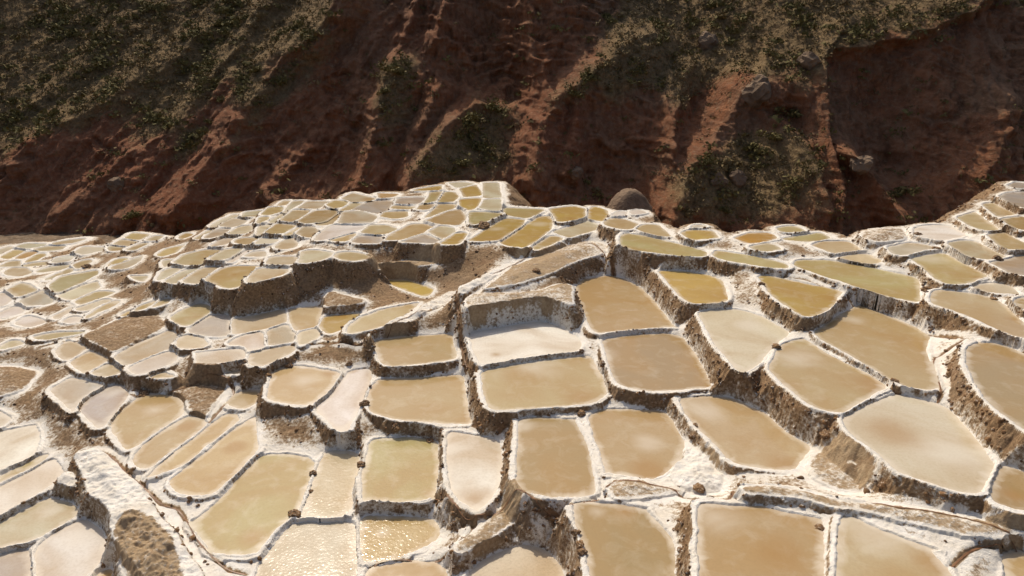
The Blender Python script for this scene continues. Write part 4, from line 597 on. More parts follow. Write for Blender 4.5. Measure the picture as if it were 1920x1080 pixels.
def simple_mat(name, c1, c2, scale, rough=0.9, bump=0.6, bd=0.1, c3=None):
    m = NT(name); P = m.n('ShaderNodeNewGeometry').outputs['Position']
    n1 = m.noise(P, scale, 5, 0.62); n2 = m.noise(P, scale * 5, 4, 0.6)
    c = m.mix(m.ramp(n1, 0.35, 0.66), c1, c2)
    if c3: c = m.mix(m.ramp(n2, 0.55, 0.68), c, c3)
    m.l(c, m.bsdf.inputs['Base Color']); m.bsdf.inputs['Roughness'].default_value = rough
    m.bsdf.inputs['Specular IOR Level'].default_value = 0.2
    if bump: m.bump(m.math('ADD', n1, m.math('MULTIPLY', n2, 0.5)), bump, bd)
    return m.m

def make_cliff_material():
    m = NT('red_canyon_earth'); P = m.n('ShaderNodeNewGeometry').outputs['Position']
    veg = m.attr('veg').outputs['Fac']; red = m.attr('red').outputs['Fac']
    n0 = m.noise(P, 0.06, 4, 0.6, 0.5); n1 = m.noise(P, 0.3, 6, 0.65, 0.3); n2 = m.noise(P, 1.4, 5, 0.65); n3 = m.noise(P, 5.0, 4, 0.65)
    c = m.mix(m.ramp(n1, 0.35, 0.68), (0.19, 0.08, 0.042), (0.38, 0.16, 0.075))
    c2 = m.mix(m.ramp(n1, 0.35, 0.68), (0.19, 0.125, 0.075), (0.34, 0.23, 0.14))
    mp = m.n('ShaderNodeMapping'); mp.inputs['Scale'].default_value = (1.0, 1.0, 0.16); m.l(P, mp.inputs['Vector'])
    streak = m.noise(mp.outputs[0], 0.5, 5, 0.65, 0.8)
    c = m.mix(m.math('MULTIPLY', m.ramp(n0, 0.45, 0.65), 0.55), c, c2)
    c = m.mix(m.ramp(streak, 0.5, 0.68, 0, 0.6), c, (0.09, 0.048, 0.026))
    c = m.mix(m.ramp(streak, 0.48, 0.34, 0, 0.45), c, (0.33, 0.20, 0.125))
    c = m.mix(red, c, m.mix(m.ramp(n2, 0.3, 0.7), (0.20, 0.08, 0.042), (0.35, 0.15, 0.08)))
    c = m.mix(m.ramp(n2, 0.52, 0.7, 0, 0.7), c, (0.30, 0.20, 0.12))
    c = m.mix(m.ramp(n3, 0.55, 0.7, 0, 0.45), c, (0.10, 0.055, 0.03))
    g = m.mix(m.ramp(n2, 0.35, 0.65), (0.17, 0.115, 0.055), (0.31, 0.21, 0.108))
    g = m.mix(m.ramp(n1, 0.55, 0.7, 0, 0.6), g, (0.15, 0.085, 0.05))
    v = m.math('ADD', veg, m.math('MULTIPLY', m.math('SUBTRACT', n2, 0.5), 1.2))
    c = m.mix(m.ramp(v, 0.15, 0.95), c, g)
    m.l(c, m.bsdf.inputs['Base Color'])
    m.bsdf.inputs['Roughness'].default_value = 0.95
    m.bsdf.inputs['Specular IOR Level'].default_value = 0.1
    m.bump(m.math('ADD', n2, m.math('MULTIPLY', n3, 0.4)), 0.9, 0.5)
    return m.m

M_BANK = make_bank_material()
M_BRINE = make_brine_material(False)
M_DRY = make_brine_material(True)
M_CLIFF = make_cliff_material()
M_FLOOR = simple_mat('canyon_floor_gravel', (0.11, 0.075, 0.045), (0.24, 0.165, 0.10), 0.4, c3=(0.33, 0.27, 0.20))
M_STONE = simple_mat('brown_stone', (0.10, 0.055, 0.03), (0.32, 0.19, 0.09), 3.0, c3=(0.55, 0.46, 0.36))
M_CLOD = simple_mat('crusted_clod', (0.08, 0.045, 0.025), (0.30, 0.17, 0.08), 1.6, c3=(0.70, 0.64, 0.55))
M_ROCK = simple_mat('weathered_rock', (0.15, 0.10, 0.065), (0.29, 0.20, 0.13), 0.5, bump=0.9, bd=0.4)
M_CHAN = simple_mat('wet_channel_mud', (0.13, 0.06, 0.028), (0.27, 0.14, 0.07), 3.0, rough=0.4, bump=0.3, bd=0.03)
M_LEAF = simple_mat('scrub_leaves', (0.115, 0.10, 0.033), (0.22, 0.175, 0.065), 0.6, bump=0)
M_LEAF2 = simple_mat('grey_green_leaves', (0.14, 0.105, 0.048), (0.28, 0.205, 0.095), 0.6, bump=0)
M_GRASS = simple_mat('dry_grass', (0.13, 0.10, 0.045), (0.30, 0.22, 0.11), 0.5, bump=0)

# ------------------------------------------------------------------ canyon floor
fl = np.array([[-400, 40, -7.4], [400, 40, -7.4], [400, 420, -7.4], [-400, 420, -7.4]])
tag(mesh_py('canyon_floor', fl, [(0, 1, 2, 3)], M_FLOOR), kind='structure')

# ------------------------------------------------------------------ hillside: height of every spot of ground round the ponds
rows = 15.0 * np.exp(np.arange(0, math.log(93 / 15.0), 0.0014))
cols = np.arange(-0.85, 0.8501, 0.0018)
NR, NC = len(rows), len(cols)
GY = np.repeat(rows[:, None], NC, 1).astype(np.float32)
GX = ((rows[:, None] + 8.0) * cols[None, :]).astype(np.float32)
rimw = 0.30 + 0.18 * fbm(GX * 0.6, GY * 0.6, 3, 13)
falls = 2.0 + 1.1 * fbm(GX * 0.9, GY * 0.9, 3, 15)
wob = 0.10 * fbm(GX * 0.9, GY * 0.9, 3, 11) + 0.045 * fbm(GX * 6, GY * 6, 2, 21)
UP = np.full((NR, NC), -99, np.float32); UPI = np.full((NR, NC), -1, np.int16)
LOW = np.full((NR, NC), 99, np.float32); FLR = np.full((NR, NC), -99, np.float32)
DM = np.full((NR, NC), 99, np.float32); DI = np.full((NR, NC), -1, np.int16)
SW = np.zeros((NR, NC), np.float32); SZ = np.zeros((NR, NC), np.float32)
INS = np.zeros((NR, NC), np.float32); SALTY = np.zeros((NR, NC), np.float32); TAN = np.zeros((NR, NC), np.float32)
REACH = 6.5
polys = []
rr = random.Random(5)
for i, (pid, pc, pz, pts, bl, st, rip, lab) in enumerate(PONDS):
    poly = round_corners(pts, 0.3)
    polys.append(poly)
    x0, y0 = poly.min(0) - REACH; x1, y1 = poly.max(0) + REACH
    r0, r1 = np.searchsorted(rows, [y0, y1])
    if r1 <= r0: continue
    ya, yb = rows[min(r0, NR - 1)] + 8, rows[min(r1, NR - 1)] + 8
    lo = min(x0 / ya, x0 / yb); hi = max(x1 / ya, x1 / yb)
    c0, c1 = np.searchsorted(cols, [lo, hi])
    if c1 <= c0: continue
    S = np.s_[r0:r1, c0:c1]
    d = sdf(poly, GX[S], GY[S]).astype(np.float32)
    d = d + wob[S]
    earth = pc in 'ek'
    near = np.clip((60 - GY[S]) / 40, 0, 1)
    rim = rr.uniform(0.06, 0.11)
    if earth:
        inner = pz + 0.10 + 0.16 * np.minimum(np.maximum(-d, 0), 1.5)
        up = np.where(d < 0, inner, pz + 0.10 - np.maximum(d - 0.1, 0) * 1.6)
    else:
        up = pz + rim - np.maximum(d - rimw[S], 0) * falls[S]
        low = np.where(d < 0, pz + np.maximum(d * 0.8, -0.25), pz + 1.3 * np.minimum(d, 0.1) + 5.0 * np.maximum(d - 0.1, 0))
        LOW[S] = np.minimum(LOW[S], low)
        FLR[S] = np.maximum(FLR[S], np.where(d < 0.16, np.minimum(low, pz + 0.09), -99))
    u = UP[S]; better = up > u
    UP[S] = np.where(better, up, u); UPI[S] = np.where(better, i, UPI[S])
    dd = np.maximum(d, 0) if earth else d
    m = dd < DM[S]
    DM[S] = np.where(m, dd, DM[S]); DI[S] = np.where(m, i, DI[S])
    w = np.where(d < REACH - 0.5, smooth(REACH - 0.6, 3.0, d) / (np.maximum(d, 0) + 0.25) ** 2 * math.exp(-0.45 * pz), 0)
    SW[S] += w; SZ[S] += w * pz
    if earth:
        if pc == 'e': INS[S] = np.maximum(INS[S], smooth(0.15, -0.15, d))
        else: SALTY[S] = np.maximum(SALTY[S], smooth(0.6, -0.2, d))
        TAN[S] = np.maximum(TAN[S], smooth(0.35, -0.1, d) * (0.9 if pid not in ('M3', 'M4', 'M11', 'M12', 'M10', 'M15') else 0.2))
# far from any pond the ground follows the general lie of the hill
cyx = np.array([np.mean(np.array(q[3]), 0) for q in PONDS]); cpz = np.array([q[2] for q in PONDS])
ri = np.arange(0, NR, 24); ci = np.arange(0, NC, 24)
fx, fy = GX[np.ix_(ri, ci)], GY[np.ix_(ri, ci)]
w_ = 1.0 / ((fx[..., None] - cyx[:, 0]) ** 2 + (fy[..., None] - cyx[:, 1]) ** 2 + 6) ** 1.5
far = (w_ * cpz).sum(-1) / w_.sum(-1)
far = np.stack([np.interp(np.arange(NC), ci, r) for r in far])
far = np.stack([np.interp(np.arange(NR), ri, far[:, k]) for k in range(NC)], 1).astype(np.float32)
SZ += 0.002 * far; SW += 0.002
base = SZ / SW
# ground only falls away into the canyon beyond the last pond of the hillside
hit = (DM < 0.8).any(0)
lastrow = np.where(hit, NR - 1 - np.argmax((DM < 0.8)[::-1], 0), 0)
inner = np.nonzero(np.abs(cols) < 0.62)[0]
lastrow[:inner[0]] = lastrow[inner[0]]; lastrow[inner[-1] + 1:] = lastrow[inner[-1]]
beyond = np.arange(NR)[:, None] > lastrow[None, :]
base = base - np.where(beyond, np.maximum(np.minimum(DM, 30) - 0.9 - 0.7 * fbm(GX * 0.5, GY * 0.5, 4, 91), 0) * 0.9, 0)
HGT = np.maximum(UP, base + 0.02)
HGT = np.maximum(np.minimum(HGT, LOW), FLR)
HGT = np.maximum(HGT, -7.6)
# slope before roughening
def slope(h):
    gy = np.zeros_like(h); gx = np.zeros_like(h)
    gy[1:-1] = (h[2:] - h[:-2]) / (GY[2:] - GY[:-2])
    gx[:, 1:-1] = (h[:, 2:] - h[:, :-2]) / (GX[:, 2:] - GX[:, :-2])
    gy = gy - gx * 0  # columns fan out slightly
    return gx, gy
gx, gy = slope(HGT)
# columns lean outward: correct the y-derivative for the sideways drift along a column
gy = gy - gx * cols[None, :]
SL = np.hypot(gx, gy)
steep = smooth(0.5, 1.6, SL)
outw = smooth(0.02, 0.12, DM)
rough = 0.018 * fbm(GX * 5, GY * 5, 3, 31) + outw * steep * 0.19 * fbm(GX * 3.2, GY * 3.2, 4, 41, 0.65) \
    + outw * 0.03 * fbm(GX * 2.2, GY * 2.2, 3, 51) + (INS + SALTY) * ((0.10 + 0.16 * SALTY) * fbm(GX * 1.1, GY * 1.1, 4, 65, 0.6) + 0.04 * ridged(GX * 2.5, GY * 2.5, 3, 66)) + smooth(0.6, 1.6, DM) * 0.12 * fbm(GX * 0.9, GY * 0.9, 4, 61)
HGT = HGT + np.where(DM >= 0, rough, 0)
gx, gy = slope(HGT); gy = gy - gx * cols[None, :]
NRM = np.stack([-gx, -gy, np.ones_like(gx)], -1); NRM /= np.linalg.norm(NRM, axis=-1, keepdims=True)
# salt coverage: crust on rims close to the brine, bare earth on walls and wide banks
rightside = smooth(-4, 14, GX)
zone_n = fbm(GX * 0.12, GY * 0.12, 3, 71)
SALT = 0.43 + 0.64 * np.exp(-(np.maximum(DM, 0) / 0.42) ** 2) - 0.58 * steep + 0.30 * zone_n - 0.5 * smooth(0.7, 1.8, DM) * (1 - 0.45 * rightside)
SALT = SALT + 0.25 * smooth(34, 26, GY) * smooth(-6, -9, GX)
SALT = np.where(INS > 0, SALT - 0.75 * INS, SALT) - 0.25 * SALTY
TAN = np.maximum(TAN, smooth(1.0, 2.0, DM) * (1 - steep) * 0.2)
# channels: shallow grooves cut along the rims
chan_z = []
for lab, pts in CHANNELS:
    p = np.array(pts)
    x0, y0 = p.min(0) - 0.6; x1, y1 = p.max(0) + 0.6
    r0, r1 = np.searchsorted(rows, [y0, y1])
    ya, yb = rows[min(r0, NR - 1)] + 8, rows[min(r1, NR - 1)] + 8
    lo = min(x0 / ya, x0 / yb); hi = max(x1 / ya, x1 / yb)
    c0, c1 = np.searchsorted(cols, [lo, hi])
    S = np.s_[r0:r1, c0:c1]
    X = GX[S]; Y = GY[S]; d = np.full(X.shape, 9.0, np.float32)
    for k in range(len(p) - 1):
        a, b = p[k], p[k + 1]; e = b - a
        t = np.clip(((X - a[0]) * e[0] + (Y - a[1]) * e[1]) / (e @ e + 1e-9), 0, 1)
        d = np.minimum(d, np.hypot(X - a[0] - e[0] * t, Y - a[1] - e[1] * t))
    out = smooth(-0.05, 0.1, DM[S])
    HGT[S] = HGT[S] - out * 0.10 * smooth(0.15, 0.05, d) + out * 0.05 * smooth(0.4, 0.25, d) * smooth(0.12, 0.2, d)
    SALT[S] = SALT[S] + out * (0.35 * smooth(0.55, 0.3, d) * smooth(0.12, 0.2, d) - 0.6 * smooth(0.13, 0.06, d))

def hgt_at(x, y):
    r = np.log(np.maximum(y, 15.01) / 15.0) / 0.0014; c = (x / (y + 8.0) + 0.85) / 0.0018
    r0 = np.clip(np.floor(r).astype(int), 0, NR - 2); c0 = np.clip(np.floor(c).astype(int), 0, NC - 2)
    fr = np.clip(r - r0, 0, 1); fc = np.clip(c - c0, 0, 1)
    return (HGT[r0, c0] * (1 - fr) * (1 - fc) + HGT[r0 + 1, c0] * fr * (1 - fc) + HGT[r0, c0 + 1] * (1 - fr) * fc + HGT[r0 + 1, c0 + 1] * fr * fc)

# faces, split by what they belong to
VID = np.arange(NR * NC, dtype=np.int64).reshape(NR, NC)
Q = np.stack([VID[:-1, :-1], VID[:-1, 1:], VID[1:, 1:], VID[1:, :-1]], -1).reshape(-1, 4)
dmf = np.maximum(np.maximum(DM[:-1, :-1], DM[1:, 1:]), np.maximum(DM[1:, :-1], DM[:-1, 1:])).ravel()
hf = np.maximum(HGT[:-1, :-1], HGT[1:, 1:]).ravel()
keep = (dmf > -0.12) & (hf > -7.55)
upi = UPI[:-1, :-1].ravel(); upv = UP[:-1, :-1].ravel(); bsv = base[:-1, :-1].ravel()
dmin = DM[:-1, :-1].ravel(); di = DI[:-1, :-1].ravel()
nz = NRM[:-1, :-1, 2].ravel()
owner = np.where((upv >= bsv - 0.25) | (dmin < 0.6), np.where(dmin < 0.18, di, upi), -1)
owner = np.where(dmin > 2.6, -1, owner)
wall = (nz < 0.62) & (dmin > 0.03)
key = np.where(owner >= 0, owner.astype(np.int64) * 2 + wall, -1)
COORD = np.stack([GX, GY, HGT], -1).reshape(-1, 3)
NRMF = NRM.reshape(-1, 3); SALTF = SALT.ravel(); TANF = TAN.ravel()
kidx = np.nonzero(keep)[0]
order = kidx[np.argsort(key[kidx], kind='stable')]
ks = key[order]
starts = np.nonzero(np.r_[True, ks[1:] != ks[:-1]])[0]
groups = {int(ks[s]): order[s:e] for s, e in zip(starts, np.r_[starts[1:], len(ks)])}

def pieces(fids):
    """split a set of grid faces into connected pieces"""
    left = set(fids.tolist()); out = []; W = NC - 1
    while left:
        seed = left.pop(); stack = [seed]; comp = [seed]
        while stack:
            f = stack.pop()
            for g in (f - 1, f + 1, f - W, f + W):
                if g in left:
                    left.discard(g); stack.append(g); comp.append(g)
        out.append(np.array(comp, np.int64))
    out.sort(key=len, reverse=True)
    return out

loose = [groups.pop(-1)]
for k in list(groups):
    if k % 2 == 1:                       # small scraps of wall go with the bank of the same pond
        ps = pieces(groups[k]); big = [p for p in ps if len(p) >= 160]; rest = [p for p in ps if len(p) < 160]
        if rest: groups[k - 1] = np.concatenate([groups[k - 1]] + rest) if k - 1 in groups else np.concatenate(rest)
        groups[k] = big
for k in list(groups):
    if k % 2 == 0:
        ps = pieces(groups[k]); groups[k] = [p for i, p in enumerate(ps) if len(p) >= 60 or i == 0]
        loose += [p for i, p in enumerate(ps) if not (len(p) >= 60 or i == 0)]
groups[-1] = np.concatenate(loose)

def ground_piece(name, fids, parent, origin):
    q = Q[fids]; used, inv = np.unique(q.ravel(), return_inverse=True)
    return mesh_np(name, COORD[used] - np.array(origin, np.float32), inv.reshape(-1, 4), M_BANK, parent, NRMF[used],
                   {'salt': SALTF[used], 'tan': TANF[used]})

tag(ground_piece('hillside', groups[-1], None, (0, 0, 0)), kind='structure')

TINT = dict(t=(.46, .345, .178), b=(.36, .262, .13), o=(.46, .325, .10), v=(.44, .365, .178), c=(.52, .42, .25), p=(.59, .53, .385),
            w=(.76, .71, .63), g=(.47, .42, .36), r=(.50, .27, .05), s=(.60, .52, .38))
CATN = {'e': 'earth mound', 'k': 'salt mound'}
DRY = {'X4', 'X12', 'E12', 'E19', 'F10', 'X2', 'E22', 'F11', 'D9'}
for i, (pid, pc, pz, pts, bl, st, rip, lab) in enumerate(PONDS):
    c = np.mean(polys[i], 0)
    root = bpy.data.objects.new('earth_mound' if pc in 'ek' else 'salt_pond', None)
    link(root); root.location = (c[0], c[1], pz); root.empty_display_size = 0.3
    if pc in 'ek':
        tag(root, lab, CATN[pc])
    else:
        tag(root, lab, 'salt pond', 'terraced salt ponds')
    org = (c[0], c[1], pz)
    for g in groups.get(i * 2, []):
        ground_piece('top' if pc in 'ek' else 'bank', g, root, org)
    for g in groups.get(i * 2 + 1, []):
        ground_piece('side' if pc in 'ek' else 'retaining_wall', g, root, org)
    if pc in 'ek': continue
    # brine sheet: outline pushed a hand under the bank, and an inner ring for the crusted margin
    p = polys[i]; e = np.roll(p, -1, 0) - np.roll(p, 1, 0)
    nrm = np.stack([e[:, 1], -e[:, 0]], -1); nrm /= np.linalg.norm(nrm, axis=1, keepdims=True) + 1e-9
    o1 = p + nrm * 0.11; n = len(p)
    gxs = np.arange(o1[:, 0].min(), o1[:, 0].max(), 0.45); gys = np.arange(o1[:, 1].min(), o1[:, 1].max(), 0.45)
    g = np.stack(np.meshgrid(gxs, gys), -1).reshape(-1, 2) + 0.01
    g = g[sdf(o1, g[:, 0], g[:, 1]) < -0.16]
    allp = np.concatenate([o1, g])
    vv, _, ff, _, _, _ = delaunay_2d_cdt([Vector(q) for q in allp.tolist()], [], [list(range(n))], 1, 1e-4)
    va = np.array([q[:] for q in vv])
    ed = smooth(-0.75, 0.1, sdf(p, va[:, 0], va[:, 1])).tolist()
    vs = [(a - c[0], b - c[1], 0.02) for a, b in va]; fs = [tuple(f) for f in ff]
    dry = pid in DRY
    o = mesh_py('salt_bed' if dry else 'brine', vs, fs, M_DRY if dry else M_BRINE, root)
    at = o.data.attributes.new('edge', 'FLOAT', 'POINT'); at.data.foreach_set('value', ed)
    t = np.array(TINT[pc]); j = rr.uniform(0.86, 1.1); hue = rr.uniform(-1, 1)
    if c[0] < -14 and c[1] > 38 and pc != 'w':
        t = 0.72 * t + 0.28 * np.array((0.62, 0.55, 0.43))
    t = t * j * np.array((1 + 0.01 * hue, 1 - 0.018 * hue, 1 + 0.03 * hue))
    o['tint'] = tuple(float(q) for q in t)
    o['bloom_and_reflection'] = tuple(bl) if bl else (0.0, 0.0, 0.0)
    o['stain'] = tuple(st) if st else (0.0, 0.0, 0.0)
    o['ripple'] = float(rip)

# ------------------------------------------------------------------ water channels: ribbons of wet mud in the grooves
for lab, pts in CHANNELS:
    p = np.array(pts)
    for _ in range(2):
        p[1:-1] = 0.25 * p[:-2] + 0.5 * p[1:-1] + 0.25 * p[2:]
    seg = np.r_[0, np.cumsum(np.hypot(*np.diff(p, axis=0).T))]
    s = np.arange(0, seg[-1], 0.12); px = np.interp(s, seg, p[:, 0]); py = np.interp(s, seg, p[:, 1])
    px += 0.05 * fbm(s * 0.8, s * 0, 2, 5); 
    tx, ty = np.gradient(px), np.gradient(py); ln = np.hypot(tx, ty) + 1e-9
    w = 0.038 + 0.015 * fbm(s * 0.6, s * 0 + 3, 2, 8)
    z = hgt_at(px, py) + 0.015
    k = np.ones(5) / 5; z = np.maximum(z, np.convolve(np.pad(z, 2, 'edge'), k, 'valid'))
    Lf = np.stack([px - ty / ln * w, py + tx / ln * w, z], -1); Rt = np.stack([px + ty / ln * w, py - tx / ln * w, z], -1)
    V = np.concatenate([Lf, Rt]); n = len(s)
    F = [(k, n + k, n + k + 1, k + 1) for k in range(n - 1)]
    tag(mesh_py('water_channel', V, F, M_CHAN, None, True), lab, 'water channel', 'channels feeding the ponds')

# ------------------------------------------------------------------ stones and clods
def rock_mesh(seed, sub=2, flat=0.75, jag=0.35, cut=0.55):
    import bmesh
    bm = bmesh.new(); bmesh.ops.create_icosphere(bm, subdivisions=sub, radius=1)
    r = random.Random(seed); dirs = [(r.gauss(0, 1), r.gauss(0, 1), r.gauss(0, 1), r.uniform(cut, .95)) for _ in range(9)]
    for v in bm.verts:
        k = 1.0
        for a, b, c_, o in dirs:
            l = math.sqrt(a * a + b * b + c_ * c_); t = (v.co.x * a + v.co.y * b + v.co.z * c_) / l
            if t > o: k = min(k, o / t)
        k *= 1 + r.uniform(-jag, jag) * 0.25
        v.co *= k; v.co.z *= flat
    co = np.array([v.co[:] for v in bm.verts]); fc = np.array([[v.index for v in f.verts] for f in bm.faces]); bm.free()
    return co, fc

for k, (x, y, r, lab) in enumerate(STONES):
    co, fc = rock_mesh(100 + k, 3, 0.8, 0.7)
    z = float(hgt_at(np.array([x]), np.array([y]))[0])
    o = mesh_py('stone', co * r * np.array([0.95, 0.75, 0.7]), [tuple(f) for f in fc.tolist()], M_STONE)
    o.location = (x, y, z + 0.05 * r); o.rotation_euler = (0, 0, k * 1.7)
    tag(o, lab, 'stone', 'stones on the pond banks')

rng = np.random.RandomState(7)
pr = (steep * smooth(0.05, 0.2, DM) * (HGT > -4) + 0.05 * smooth(0.25, 0.6, DM) * (HGT > -4)) * (GY < 70) * np.clip(GY / 40, 0.2, 2) ** 2
pr = (pr / pr.sum()).ravel()
pick = rng.choice(len(pr), 12000, p=pr)
CO, FC = [], []; off = 0
vars_ = [rock_mesh(s, 1, 0.8, 0.8) for s in range(8)]
for k, pi in enumerate(pick):
    co, fc = vars_[k % 8]
    r = 0.04 + 0.13 * rng.rand() ** 2.2
    a = rng.rand() * 6.28; ca, sa = math.cos(a), math.sin(a)
    R = np.array([[ca, -sa, 0], [sa, ca, 0], [0, 0, 1]])
    CO.append(co @ R.T * r * (0.7 + 0.6 * rng.rand(3)) + COORD[pi]); FC.append(fc + off); off += len(co)
clods = mesh_np('salt_clods', np.concatenate(CO), np.concatenate(FC), M_CLOD)
tag(clods, 'small crusted clods strewn over the banks and walls', 'clods', kind='stuff')

# ------------------------------------------------------------------ canyon wall behind
Y0, ZB = 104.0, -8.0
cx = np.arange(-135, 135.01, 0.27); cz = np.concatenate([np.arange(-8, 36, 0.16), np.arange(36, 80, 1.0)])
CX, CZ = np.meshgrid(cx, cz); CX = CX.astype(np.float32); CZ = CZ.astype(np.float32)
warp = 2.2 * fbm(CX * 0.08, CZ * 0.08, 3, 201)
wx, wz = CX + warp + 0.7 * fbm(CX * 0.4, CZ * 0.4, 3, 205), CZ + 2.0 * fbm(CX * 0.09 + 7, CZ * 0.09, 3, 203) + 0.6 * fbm(CX * 0.4 + 9, CZ * 0.4, 3, 206)
D = np.zeros_like(CX)
CR = np.full_like(CX, 99)
for pts, amp, wl, wr in RIDGES:
    p = np.array(pts); best = np.full(CX.shape, 1e9, np.float32); side = np.zeros(CX.shape, np.float32)
    for k in range(len(p) - 1):
        a, b = p[k], p[k + 1]; e = (b - a) * np.array([1, 1.28])
        vx, vz = wx - a[0], (wz - a[1]) * 1.28
        t = np.clip((vx * e[0] + vz * e[1]) / (e @ e), 0, 1)
        dx, dz = vx - e[0] * t, vz - e[1] * t
        q = dx * dx + dz * dz; m = q < best
        best = np.where(m, q, best); side = np.where(m, e[0] * vz - e[1] * vx, side)
    dist = np.sqrt(best); w = np.where(side < 0, wl, wr)
    prof = np.maximum(0, 1 - dist / w)
    D = np.maximum(D, 0.8 * amp * prof ** 1.25)
    CR = np.minimum(CR, dist)
for x, z, ex, ez, dep in RECESSES:
    D = D - dep * np.exp(-(((wx - x) / ex) ** 2 + ((wz - z) / ez) ** 2) * 0.9)
ang = 0.62 * smooth(-5, -30, CX) + 0.06
ca, sa = np.cos(ang), np.sin(ang)
ua = CX * ca - CZ * sa; ub = CX * sa + CZ * ca          # across / along the gullies
g1 = ridged(ua / 11 + 0.3 * fbm(CX * 0.1, CZ * 0.1, 2, 220), ub / 30, 2, 211) - 0.45
g2 = ridged(ua / 4.2 + 0.4 * fbm(CX * 0.2, CZ * 0.2, 2, 221), ub / 13, 3, 215) - 0.45
g3 = ridged((CX - 0.35 * CZ * smooth(0, -20, CX)) / 2.4 + 0.35 * fbm(CX * 0.4, CZ * 0.4, 2, 222), CZ / 8.5, 4, 217, 0.6) - 0.45
vegm = np.zeros_like(CX)
for v in VEG:
    vegm = np.maximum(vegm, smooth(2.4, -2.4, sdf(np.array(v), wx, wz) + 3.2 * fbm(CX * 0.22, CZ * 0.22, 4, 241)))
bowl = np.exp(-(((CX - 62) / 22) ** 2 + ((CZ - 16) / 16) ** 2))
D = D + 3.0 * g1 * (1 - 0.5 * vegm) + 2.4 * g2 * (1 - 0.55 * vegm) * (1 - 0.7 * bowl) + 1.9 * g3 * (1 - 0.5 * vegm) * (1 - 0.5 * bowl) \
    + 0.75 * fbm(CX * 0.8, CZ * 0.8, 5, 231, 0.62) + 0.5 * vegm * fbm(CX * 0.7, CZ * 0.7, 3, 235)
# broken rock ledges: short steep risers with small shelves on top that catch the sun
for per, amp, sd in ((3.4, 1.5, 261), (1.5, 0.65, 271)):
    ph = (CZ + 1.6 * fbm(CX * 0.16, CZ * 0.10, 4, sd) * per + 0.12 * CX) / per
    fr = ph - np.floor(ph)
    saw = np.where(fr < 0.78, fr / 0.78, (1 - fr) / 0.22)
    msk = smooth(-0.15, 0.35, fbm(CX * 0.13, CZ * 0.2, 4, sd + 3)) * (1 - 0.55 * vegm) * (1 - 0.75 * bowl)
    D = D + amp * (saw - 0.5) * msk
# the wall leans back more where grass and scrub hold on to it
ker = np.hanning(61); ker /= ker.sum()
vblur = np.stack([np.convolve(np.pad(r, 30, 'edge'), ker, 'valid') for r in vegm])
lean = 0.88 + 0.48 * vblur + 0.25 * smooth(-25, -50, CX) * smooth(14, 4, CZ) + 0.4 * smooth(36, 44, CZ) \
    + 0.5 * np.exp(-(((CX - 36) / 10) ** 2 + ((CZ - 4) / 6) ** 2)) + 0.4 * np.exp(-(((CX + 5) / 6) ** 2 + ((CZ - 7) / 5) ** 2))
dzs = np.diff(cz, prepend=cz[0])[:, None]
CY = Y0 + np.cumsum(lean * dzs, 0) + 1.2 - D
redm = np.clip(0.9 * np.exp(-(((CX + 62) / 30) ** 2 + ((CZ - 3) / 9) ** 2)) + 0.9 * np.exp(-(((CX - 9) / 7) ** 2 + ((CZ - 9) / 6) ** 2)) + 0.5 * np.exp(-(((CX + 18) / 10) ** 2 + ((CZ - 24) / 6) ** 2))
               + 0.35 * smooth(0.1, 0.5, g2), 0, 1)
cidx = np.arange(CX.size).reshape(CX.shape)
CQ = np.stack([cidx[:-1, :-1], cidx[:-1, 1:], cidx[1:, 1:], cidx[1:, :-1]], -1).reshape(-1, 4)
CV = np.stack([CX, CY, CZ], -1).reshape(-1, 3)
cliff = mesh_np('canyon_wall', CV, CQ, M_CLIFF, None, None, {'veg': vegm.ravel(), 'red': redm.ravel()})
tag(cliff, kind='structure')

def cliff_y(x, z):
    c = np.clip(((x + 135) / 0.27), 0, len(cx) - 2); r = np.clip((z + 8) / 0.16, 0, 273)
    return float(CY[int(r), int(c)])

# ------------------------------------------------------------------ rocks, shrubs and scrub on the canyon wall
for k, (x, z, r, lab) in enumerate(ROCKS):
    co, fc = rock_mesh(300 + k, 3, 0.85, 0.5)
    o = mesh_py('rock', co * r * np.array([1, 0.9, 1.1]), [tuple(f) for f in fc.tolist()], M_ROCK)
    o.location = (x, cliff_y(x, z) + 0.2 * r, z); o.rotation_euler = (0.2 * k, 0.1, k)
    tag(o, lab, 'rock', 'rocks on the canyon wall')
co, fc = rock_mesh(409, 4, 1.0, 0.12, 0.72)
o = mesh_py('boulder', co * np.array([3.6, 3.6, 5.6]), [tuple(f) for f in fc.tolist()], M_ROCK, None, True)
o.location = (16.0, 91.5, -3.0)
tag(o, 'big rounded grey boulder rising behind the crest, right of centre', 'boulder')

def foliage(seed, n, r, leaf, up=0.75):
    g = np.random.RandomState(seed)
    lumps = g.randn(6, 3) * 0.42; lumps[:, 2] = np.abs(lumps[:, 2]) * up
    V, F = [], []
    for k in range(n):
        c = lumps[k % 6] + g.randn(3) * 0.30; c[2] = abs(c[2]) * up
        a = g.randn(3); a /= np.linalg.norm(a); b = np.cross(a, g.randn(3)); b /= np.linalg.norm(b) + 1e-9
        s = leaf * (0.6 + 0.8 * g.rand())
        i = len(V); V += [c + a * s, c + b * s * 0.6, c - a * s, c - b * s * 0.6]; F.append((i, i + 1, i + 2, i + 3))
    return np.array(V) * r, np.array(F)

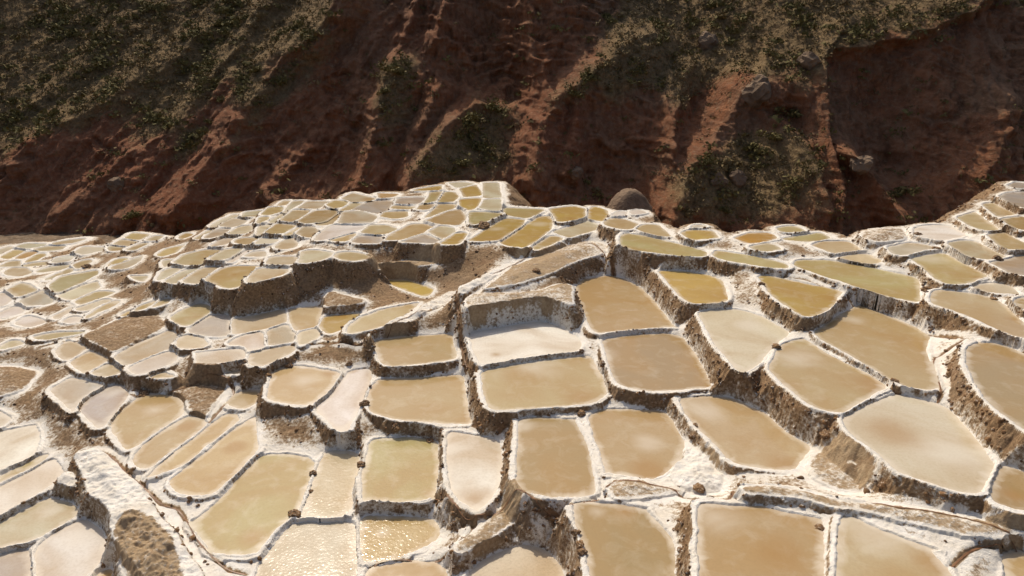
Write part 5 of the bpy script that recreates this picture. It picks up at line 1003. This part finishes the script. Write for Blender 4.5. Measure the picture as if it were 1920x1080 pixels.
shrub_meshes = []
for s in range(4):
    V, F = foliage(50 + s, 320, 1.0, 0.16)
    me = bpy.data.meshes.new('shrub'); me.from_pydata(V.tolist(), [], F.tolist()); me.update()
    me.materials.append(M_LEAF if s % 2 == 0 else M_LEAF2); shrub_meshes.append(me)
for k, (x, z, r, lab) in enumerate(SHRUBS):
    me = shrub_meshes[(1 if 'grey' in lab else 0) + 2 * (k % 2)]
    o = link(bpy.data.objects.new('shrub', me)); o.scale = (r, r, r * 0.9)
    o.location = (x, cliff_y(x, z) - 0.1, z); o.rotation_euler = (0.35, 0, k * 2.1)
    tag(o, lab, 'shrub', 'bushes on the canyon wall')

def scatter(name, prob, n, mats, rmin, rmax, nl, leaf, lab, cat, seed):
    g = np.random.RandomState(seed)
    p = (prob / prob.sum()).ravel(); pk = g.choice(len(p), n, p=p)
    var = [foliage(seed + s, nl, 1.0, leaf) for s in range(6)]
    A, B = [], []; off = 0
    for k, q in enumerate(pk):
        V, F = var[k % 6]; r = rmin + (rmax - rmin) * g.rand() ** 2
        a = g.rand() * 6.28; R = np.array([[math.cos(a), -math.sin(a), 0], [math.sin(a), math.cos(a), 0], [0, 0, 1]])
        A.append(V @ R.T * r + CV[q] + [0, 0, 0]); B.append(F + off); off += len(V)
    o = mesh_np(name, np.concatenate(A), np.concatenate(B), mats)
    o.data.polygons.foreach_set('use_smooth', np.zeros(len(o.data.polygons), bool))
    return tag(o, lab, cat, kind='stuff')
patch = smooth(-0.15, 0.35, fbm(CX * 0.35, CZ * 0.35, 3, 250))
inview = (CZ < 34)
scatter('scrub', (vegm ** 2 * patch ** 2 + 0.05 * (CR < 1.2) + 0.035 * patch) * inview, 2600, M_LEAF, 0.3, 1.7, 26, 0.24, 'dark low scrub covering the upper canyon slopes', 'scrub', 500)
scatter('dry_scrub', (vegm ** 2 * (1 - 0.7 * patch) + 0.07 * (CR < 1.5) + 0.03) * inview, 3000, M_LEAF2, 0.25, 1.3, 20, 0.24, 'grey green dry scrub among the dark scrub', 'scrub', 520)
scatter('grass', (vegm ** 1.5 + 0.08 * (CR < 1.5) + 0.05) * inview, 9000, M_GRASS, 0.2, 0.6, 8, 0.32, 'dry yellow brown grass on the canyon slopes', 'grass', 540)
